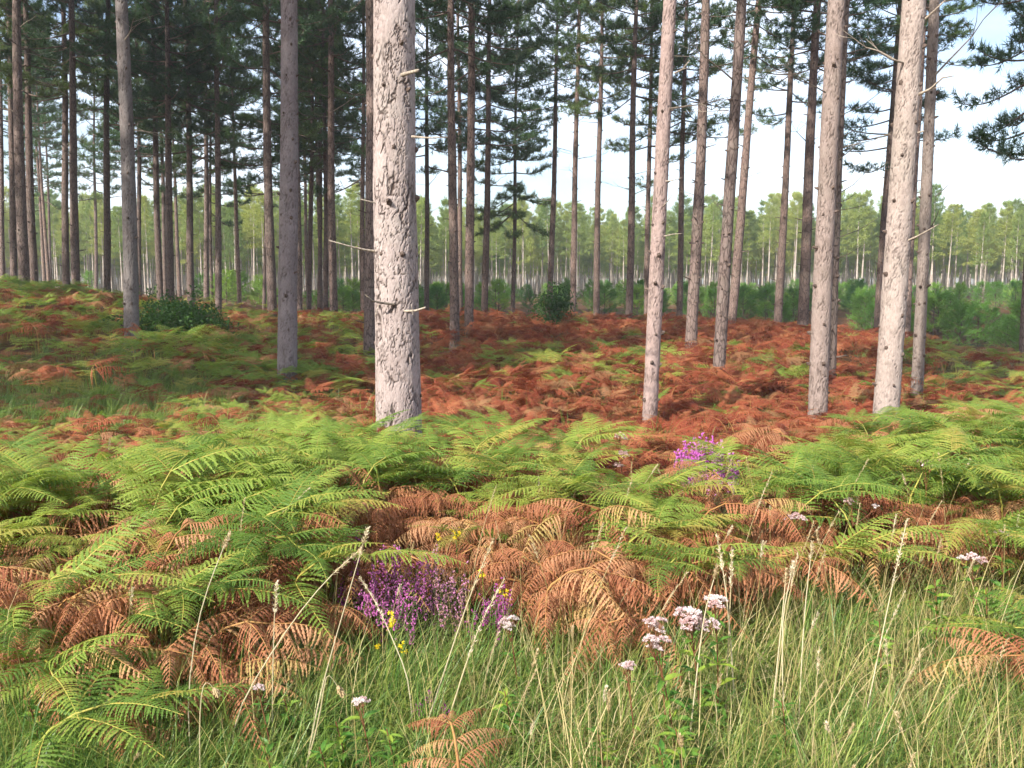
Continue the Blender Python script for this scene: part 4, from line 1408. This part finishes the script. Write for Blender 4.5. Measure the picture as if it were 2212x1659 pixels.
HST = [
    ([(412, 1640), (403, 1510), (425, 1340), (463, 1230), (497, 1150)], 2.5, 0.17, 'pale grass stalk curving up over the ferns, with a thick white seed head'),
    ([(655, 1690), (690, 1500), (745, 1310), (795, 1138)], 2.4, 0.2, 'tallest straight straw stalk crossing in front of the purple heather'),
    ([(500, 1560), (560, 1450), (640, 1330), (712, 1244), (775, 1190)], 2.5, 0.22, 'slanting straw stalk with drooping white seed head near the heather'),
    ([(590, 1690), (588, 1500), (592, 1340), (598, 1255)], 2.6, 0.3, 'thin stalk with narrow white seed head left of the slanting straw stalk'),
    ([(885, 1470), (850, 1385), (812, 1300), (776, 1245)], 2.7, 0.4, 'reddish grass stalk leaning away over the dark grass below the heather'),
    ([(432, 1690), (430, 1560), (436, 1480), (450, 1470), (470, 1500)], 2.3, 0.1, 'bleached grass blade folded over at its top'),
    ([(650, 1690), (690, 1560), (703, 1455), (715, 1460), (740, 1500)], 2.35, 0.1, 'bleached stalk snapped and folded over below the tall straight stalk'),
    ([(1700, 1640), (1690, 1480), (1690, 1330), (1714, 1215)], 2.7, 0.2, 'plump straw seed head on a stalk in the right-hand grass'),
    ([(1722, 1640), (1730, 1460), (1738, 1320), (1755, 1170)], 2.75, 0.16, 'tallest plump seed head in the right-hand grass'),
    ([(1660, 1660), (1672, 1500), (1688, 1350), (1699, 1232)], 2.65, 0.2, 'straw seed head leaning beside the two plump ones'),
    ([(1590, 1600), (1580, 1400), (1568, 1270), (1548, 1152)], 2.8, 0.35, 'long slim ear of grass rising over the orange bracken'),
    ([(1565, 1600), (1572, 1420), (1578, 1290), (1581, 1180)], 2.8, 0.3, 'thin upright ear of grass beside the long slim ear'),
    ([(1480, 1690), (1500, 1500), (1520, 1330), (1550, 1222)], 2.6, 0.15, 'stalk with nodding pale seed head above the pink flowers'),
    ([(930, 1690), (985, 1500), (1035, 1350), (1090, 1250)], 2.5, 0.4, 'straw stalk sloping across the shadowed grass right of the heather'),
    ([(880, 1690), (950, 1480), (1010, 1300), (1065, 1165)], 2.6, 0.35, 'long sloping stalk rising right of the purple heather'),
    ([(1840, 1690), (1880, 1500), (1920, 1300), (1960, 1120)], 2.7, 0.3, 'long straight ear of grass towards the right edge'),
]
for i, (px, d, hf, lb) in enumerate(HST):
    n = len(px)
    pts = [at(u, v, d + 0.05 * (k / n)) for k, (u, v) in enumerate(px)]
    g = gz(pts[0].x, pts[0].y)
    if pts[0].z > g + 0.01:
        dirn = pts[0] - pts[1]
        foot = Vector((pts[0].x + dirn.x * 0.2, pts[0].y + 0.02, g - 0.01))
        pts = [foot] + pts
    stalk_thing(pts, hf, 0.0024, lb, 'tall seeding grass stalks', 1600 + i, 0.0085, M_PALE)
for i in range(95):
    y = rnd.uniform(2.0, 4.6)
    u = rnd.uniform(60, 2190) if rnd.random() < 0.35 else rnd.uniform(1000, 2190)
    p = at(u, 1500, y); x = p.x
    g = gz(x, y)
    H = rnd.uniform(0.42, 0.85) if y > 2.6 else rnd.uniform(0.25, 0.6)
    dx, dy = rnd.gauss(0.12, 0.16), rnd.gauss(0, 0.12)
    pts = [Vector((x + dx * H * s ** 1.8, y + dy * H * s ** 1.8, g - 0.01 + H * s * (1 - 0.08 * s))) for s in (0, 0.35, 0.7, 1.0)]
    stalk_thing(pts, rnd.uniform(0.14, 0.35), 0.0016, ('taller ' if H > 0.6 else 'short ' if H < 0.4 else '') + 'thin dry grass stalk ' + ('leaning left ' if dx < 0 else 'leaning right ') + stalk_place(u, y), 'thin seeding grass stalks', 1700 + i, rnd.uniform(0.0028, 0.0052))


# ------------------------------------------------------------------ heather
def heather(u, v, d, Wd, H, n, lb, seed, mat):
    rg = np.random.default_rng(seed)
    p = at(u, v, d)
    g = gz(p.x, p.y)
    H = max(H, p.z - g) if H is None else H
    st = MB(); T = []
    for k in range(n):
        a = rg.random() * 6.28; r = Wd * 0.5 * math.sqrt(rg.random())
        e = np.array([r * math.cos(a), r * math.sin(a) * 0.7, H * (0.62 + 0.38 * rg.random()) * (1 - 0.25 * (r / (Wd * 0.5)) ** 2)])
        b_ = e * np.array([0.45, 0.45, 0]); m = (e + b_) / 2 + rg.normal(size=3) * 0.012
        st.tube(np.array([b_, m, e]), [0.002, 0.0016, 0.001], 3)
        # fine leaves on the lower stem, bells on the upper part
        for q in range(30):
            f = rg.random()
            c = b_ * (1 - f) + e * f
            dd = rg.normal(size=3); dd /= np.linalg.norm(dd); dd[2] = abs(dd[2]) * 0.4; s = np.cross(dd, rg.normal(size=3)); s /= np.linalg.norm(s)
            st.tris(np.array([[c - s * 0.0012, c + s * 0.0012, c + dd * 0.012]]))
        top = 0.45 + 0.3 * rg.random()
        for q in range(rg.integers(16, 34)):
            f = top + (1 - top) * rg.random()
            c = b_ * (1 - f) + e * f + rg.normal(size=3) * 0.006
            dd = rg.normal(size=3); dd /= np.linalg.norm(dd); s = np.cross(dd, rg.normal(size=3)); s /= np.linalg.norm(s); q2 = np.cross(dd, s)
            l = (0.0055 + 0.003 * rg.random()) * (1.7 if mat is M_HEATH2 else 1.0)
            A = [c + s * l * 0.55, c + q2 * l * 0.55, c - s * l * 0.55, c - q2 * l * 0.55]
            up_, dn = c + dd * l, c - dd * l
            for j in range(4):
                T.append([A[j], A[(j + 1) % 4], up_]); T.append([A[(j + 1) % 4], A[j], dn])
    root = empty('heather_clump', (p.x, p.y, g))
    tag(root, lb, 'heather')
    obj('foliage', st.mesh('foliage', [M_HSTEM]), root)
    mb = MB(); mb.tris(np.array(T))
    obj('blossom', mb.mesh('blossom', [mat]), root)


heather(860, 1215, 3.32, 0.34, 0.56, 52, 'large purple heather clump in the gap of the bracken bank', 1, M_HEATH)
heather(960, 1205, 3.36, 0.22, 0.56, 30, 'purple heather sprigs just right of the large heather clump', 2, M_HEATH)
heather(790, 1180, 3.55, 0.26, 0.55, 26, 'purple heather half hidden under the green frond beside the large clump', 5, M_HEATH)
heather(1060, 1260, 3.35, 0.22, 0.44, 16, 'sparse mauve heather beside the orange bracken', 3, M_HEATH)
heather(1505, 945, 5.6, 0.30, 0.66, 50, 'pink heather clump at the foot of the slim pinkish pine', 4, M_HEATH2)
heather(1562, 952, 5.5, 0.24, 0.60, 34, 'smaller pink heather just right of the pink clump near the slim pine', 6, M_HEATH2)
heather(940, 1440, 2.75, 0.14, 0.26, 7, 'tiny purple heather sprig low in the dark grass', 7, M_HEATH)


# ------------------------------------------------------------------ broadleaf flowering plants
def leaf_mesh(seed, n=6):
    rg = np.random.default_rng(seed)
    q = np.linspace(0, 1, n)
    mid = np.stack([q, 0.04 * rg.normal() * q ** 2, 0.22 * q - 0.42 * q ** 2], 1)
    hw = 0.15 * np.sin(PI * np.clip(q, 0, 1) ** 0.75) + 0.004
    hw[-1] = 0
    hw = hw * (1 + 0.12 * np.array([1 if k % 2 else -1 for k in range(n)]))
    L = mid + np.stack([q * 0, hw, hw * 0.35], 1); R = mid + np.stack([q * 0, -hw, hw * 0.35], 1)
    T = []
    for k in range(n - 1):
        T += [[mid[k], mid[k + 1], L[k + 1]], [mid[k], L[k + 1], L[k]], [mid[k], R[k], R[k + 1]], [mid[k], R[k + 1], mid[k + 1]]]
    mb = MB(); mb.tris(np.array(T))
    return mb.mesh('leaf', [M_BROAD])


LEAF = [leaf_mesh(i) for i in range(4)]


def flower_head(seed, Wd, mat=M_AGRI):
    rg = np.random.default_rng(seed)
    T = []
    st = MB()
    for k in range(9):
        a = k * 2.4; r = Wd * 0.5 * math.sqrt((k + 0.3) / 9)
        c = np.array([r * math.cos(a), r * math.sin(a), Wd * 0.28 * (1 - (r / (Wd * 0.5)) ** 2) + rg.normal() * Wd * 0.05])
        st.tube(np.array([[0, 0, -Wd * 0.55], c]), [0.0012, 0.0008], 3)
        for q in range(34):
            d = rg.normal(size=3); d[2] = abs(d[2]) * 0.9 + 0.1; d /= np.linalg.norm(d)
            s = np.cross(d, rg.normal(size=3)); s /= np.linalg.norm(s)
            b_ = c + d * 0.003; l = Wd * (0.11 + 0.08 * rg.random())
            T.append([b_ - s * 0.0013, b_ + s * 0.0013, b_ + d * l + s * 0.0012]); T.append([b_ - s * 0.0013, b_ + d * l + s * 0.0012, b_ + d * l - s * 0.0012])
    mb = MB(); mb.tris(np.array(T), 0)
    mb.merge(st); mb.m[-1][:] = 1
    return mb.mesh('flower_head', [mat, M_AGRISTEM])


FH = [flower_head(50 + i, 0.055) for i in range(4)]


def agrimony(u, v, d, heads, lb, seed, leaves=5, leafsize=0.075, base_shift=0.03, group=None, hs=1.0):
    rg = np.random.default_rng(seed)
    p = at(u, v, d); g = gz(p.x, p.y)
    H = max(0.12, p.z - g)
    sx = base_shift
    root = empty('hemp_agrimony' if heads else 'leafy_plant', (p.x + sx, p.y + 0.02, g))
    tag(root, lb, 'wildflower' if heads else 'plant', group)
    top = np.array([-sx, -0.02, H - 0.02])
    q = np.linspace(0, 1, 6)
    st = np.outer(q, top) + np.outer(np.sin(q * PI), [0.01, 0.0, 0])
    st[0, 2] = -0.02
    mb = MB(); mb.tube(st, np.linspace(0.0032, 0.0018, 6), 5)
    obj('stem', mb.mesh('stem', [M_AGRISTEM]), root)
    for k in range(leaves):
        f = 0.18 + 0.74 * k / max(1, leaves - 1)
        c = np.array([np.interp(f, q, st[:, j]) for j in range(3)])
        a = k * 1.57 + rg.normal() * 0.3
        for side in (0, PI, 0.8, 3.9)[:4 if leaves > 5 else 2]:
            o = obj('leaf', LEAF[rg.integers(4)], root, c, (rg.normal() * 0.3, -0.35 + rg.normal() * 0.25, a + side))
            s = leafsize * (1.15 - 0.5 * f) * (0.8 + 0.4 * rg.random()); o.scale = (s, s, s)
    for (du, dv, s) in heads:
        hp = at(u + du, v + dv, d + rg.normal() * 0.02) - Vector(root.location)
        b_ = np.array([np.interp(0.82, q, st[:, j]) for j in range(3)])
        mb = MB(); e = np.array([hp.x, hp.y, hp.z - 0.028 * s]); mb.tube(np.array([b_, (b_ + e) / 2 + [0, 0, -0.005], e]), [0.0016, 0.0014, 0.0012], 4)
        fs = obj('flower_stalk', mb.mesh('flower_stalk', [M_AGRISTEM]), root)
        o = obj('flower_head', FH[rg.integers(4)], fs, hp, (rg.normal() * 0.2, rg.normal() * 0.2, rg.random() * 6)); o.scale = (s * hs * 1.25,) * 3
    return root


agrimony(1492, 1345, 2.65, [(-18, -18, 0.7), (2, -18, 0.75), (10, 0, 0.95), (-6, 6, 0.8), (48, 4, 0.6), (24, 12, 0.7)], 'hemp agrimony with the widest pale pink flower cluster in the grass', 1, 7, 0.085, 0.05)
agrimony(1545, 1302, 2.7, [(-8, -4, 0.7), (9, -2, 0.7), (0, 8, 0.7)], 'hemp agrimony with the topmost pale pink flower head of the grass clump', 2, 6, 0.08, 0.02)
agrimony(1416, 1352, 2.6, [(-12, -4, 0.65), (10, -8, 0.6), (2, 8, 0.7)], 'hemp agrimony with pink head, upper of the two beside the rust bracken', 3, 5, 0.075, 0.05)
agrimony(1419, 1392, 2.55, [(-14, -6, 0.65), (12, -4, 0.7), (-4, 12, 0.7)], 'hemp agrimony with pink head, lower of the two beside the rust bracken', 4, 6, 0.08, 0.08)
agrimony(1355, 1443, 2.5, [(-4, 0, 0.55), (6, -2, 0.5)], 'small pale pink flower low in the grass before the rust bracken', 5, 3, 0.05)
agrimony(778, 1520, 2.35, [(-5, 0, 0.55), (6, -3, 0.5)], 'small dusky pink flower over the leafy plant in the dark grass', 6, 5, 0.07)
agrimony(560, 1490, 2.4, [(0, 0, 0.5)], 'tiny pinkish flower head low among the stalks on the left', 7, 5, 0.06)
agrimony(1100, 1345, 2.95, [(-8, 0, 0.6), (8, -6, 0.55), (0, 10, 0.6)], 'faded brownish pink flower head between heather and rust bracken', 8, 4, 0.06)
agrimony(1720, 1122, 3.9, [(-14, 0, 0.7), (12, 2, 0.65), (0, -6, 0.6)], 'pale pink flower among green fronds right of the orange bracken', 9, 3, 0.06)
agrimony(2164, 1155, 3.6, [(-6, 0, 0.6), (8, 2, 0.55)], 'white-pink flower head at the right edge above leafy stems', 10, 7, 0.08)
agrimony(2100, 1206, 3.5, [(-20, 4, 0.6), (0, -2, 0.65), (20, 6, 0.6)], 'faded pinkish flower heads beside the right-edge leafy stems', 11, 7, 0.085)
agrimony(2000, 1002, 4.4, [(-6, 0, 0.9), (8, 6, 0.8)], 'dusky seed-like flower head among the bright ferns on the right', 12, 2, 0.05)
agrimony(1340, 985, 5.2, [(0, -40, 1.0), (6, 0, 1.0), (-4, 24, 0.9)], 'tall pinkish flower stem in front of the slim pinkish pine', 13, 3, 0.06)
agrimony(1840, 1085, 4.0, [(-6, 0, 0.6), (50, 10, 0.5)], 'small white flowers among yellow-green ferns on the right', 14, 2, 0.05)
agrimony(725, 1545, 2.4, [], 'bright leafy green plant in the dark grass at bottom centre-left', 20, 9, 0.075)
agrimony(690, 1600, 2.3, [], 'bright leafy plant low in front of the taller leafy one', 21, 8, 0.07)
agrimony(1460, 1560, 2.35, [], 'yellow-green leafy shoot below the pink flowers', 22, 7, 0.085)
agrimony(1425, 1600, 2.25, [], 'yellowish leafy shoot at the bottom under the pink flowers', 23, 6, 0.08)
agrimony(2020, 1240, 3.3, [], 'fresh green leafy plant among the grass at the right', 24, 9, 0.08)
agrimony(2130, 1260, 3.2, [], 'green leafy plant nearest the right edge', 25, 9, 0.08)
for u_, v_, d_, lb_ in [(610, 1480, 2.6, 'small leafy weed among the tall straw stalks'), (835, 1560, 2.35, 'leafy weed right of the bright leafy plant'), (1090, 1480, 2.6, 'leafy weed in the shadowed grass below the rust bracken'),
                        (1290, 1560, 2.4, 'leafy weed left of the yellow-green shoot'), (1690, 1500, 2.5, 'leafy weed under the plump seed heads'), (1900, 1330, 3.0, 'leafy weed in the grass left of the fading bracken'), (60, 1500, 2.5, 'small leafy weed at the lower left edge')]:
    agrimony(u_, v_, d_, [], lb_, int(u_), 8, 0.065, 0.02)
agrimony(570, 1600, 2.25, [], 'low leafy plant among stalks at the bottom left of centre', 26, 6, 0.07)


def yellow(u, v, d, lb, seed, n=22, ln=0.10):
    rg = np.random.default_rng(seed)
    p = at(u, v, d); g = gz(p.x, p.y); H = max(0.12, p.z - g)
    root = empty('yellow_flower', (p.x, p.y, g)); tag(root, lb, 'wildflower')
    mb = MB(); mb.tube(np.array([[0, 0, -0.02], [0.008, 0, H * 0.5], [0, 0, H]]), [0.0018, 0.0016, 0.001], 4)
    obj('stem', mb.mesh('stem', [M_BROAD]), root)
    T = []
    for k in range(int(n * 0.7)):
        c = np.array([0, 0, H - ln * rg.random()]) + rg.normal(size=3) * np.array([0.009, 0.009, 0.002])
        d0 = rg.normal(size=3); d0 /= np.linalg.norm(d0); s = np.cross(d0, rg.normal(size=3)); s /= np.linalg.norm(s); t = np.cross(d0, s)
        for j in range(4):
            a = j * PI / 2; e = (math.cos(a) * s + math.sin(a) * t); f = (-math.sin(a) * s + math.cos(a) * t)
            T += [[c, c + e * 0.007 + f * 0.003 + d0 * 0.003, c + e * 0.007 - f * 0.003 + d0 * 0.003]]
    mb = MB(); mb.tris(np.array(T)); obj('blossom', mb.mesh('blossom', [M_YELLOW]), root)


yellow(845, 1320, 2.9, 'yellow flower spike just below the large heather clump', 1, 22, 0.07)
yellow(868, 1388, 2.75, 'yellow flower low in the dark grass below the heather', 2, 16, 0.03)
yellow(985, 1140, 3.7, 'yellow flower spike above the heather sprigs', 3, 20, 0.06)
yellow(945, 1150, 3.7, 'small yellow flowers under the brown fronds by the heather', 4, 12, 0.03)
yellow(1042, 1232, 3.3, 'yellow flower right of the heather beside a sloping stalk', 5, 12, 0.03)
yellow(1085, 1275, 3.2, 'yellow flower low beside the sparse mauve heather', 6, 9, 0.02)
yellow(815, 1388, 2.8, 'yellow speck of a flower left of the low yellow flower', 7, 7, 0.02)


# ------------------------------------------------------------------ thin morning haze
def haze():
    m, t, o = newmat('thin_haze')
    v = t.nodes.new('ShaderNodeVolumePrincipled')
    v.inputs['Color'].default_value = (0.92, 0.95, 1.0, 1)
    v.inputs['Density'].default_value = 0.0010
    v.inputs['Anisotropy'].default_value = 0.2
    t.links.new(v.outputs[0], o.inputs['Volume'])
    mb = MB()
    x0, x1, y0, y1, z0, z1 = -360, 360, -60, 420, -2.5, 24
    V = [(x, y, z) for z in (z0, z1) for y in (y0, y1) for x in (x0, x1)]
    Q = [(0, 2, 3, 1), (4, 5, 7, 6), (0, 1, 5, 4), (2, 6, 7, 3), (0, 4, 6, 2), (1, 3, 7, 5)]
    mb.add(V, [t_ for q in Q for t_ in ((q[0], q[1], q[2]), (q[0], q[2], q[3]))])
    tag(obj('haze', mb.mesh('haze', [m])), 'thin pale haze hanging in the air of the forest', 'haze', None, 'stuff')


haze()
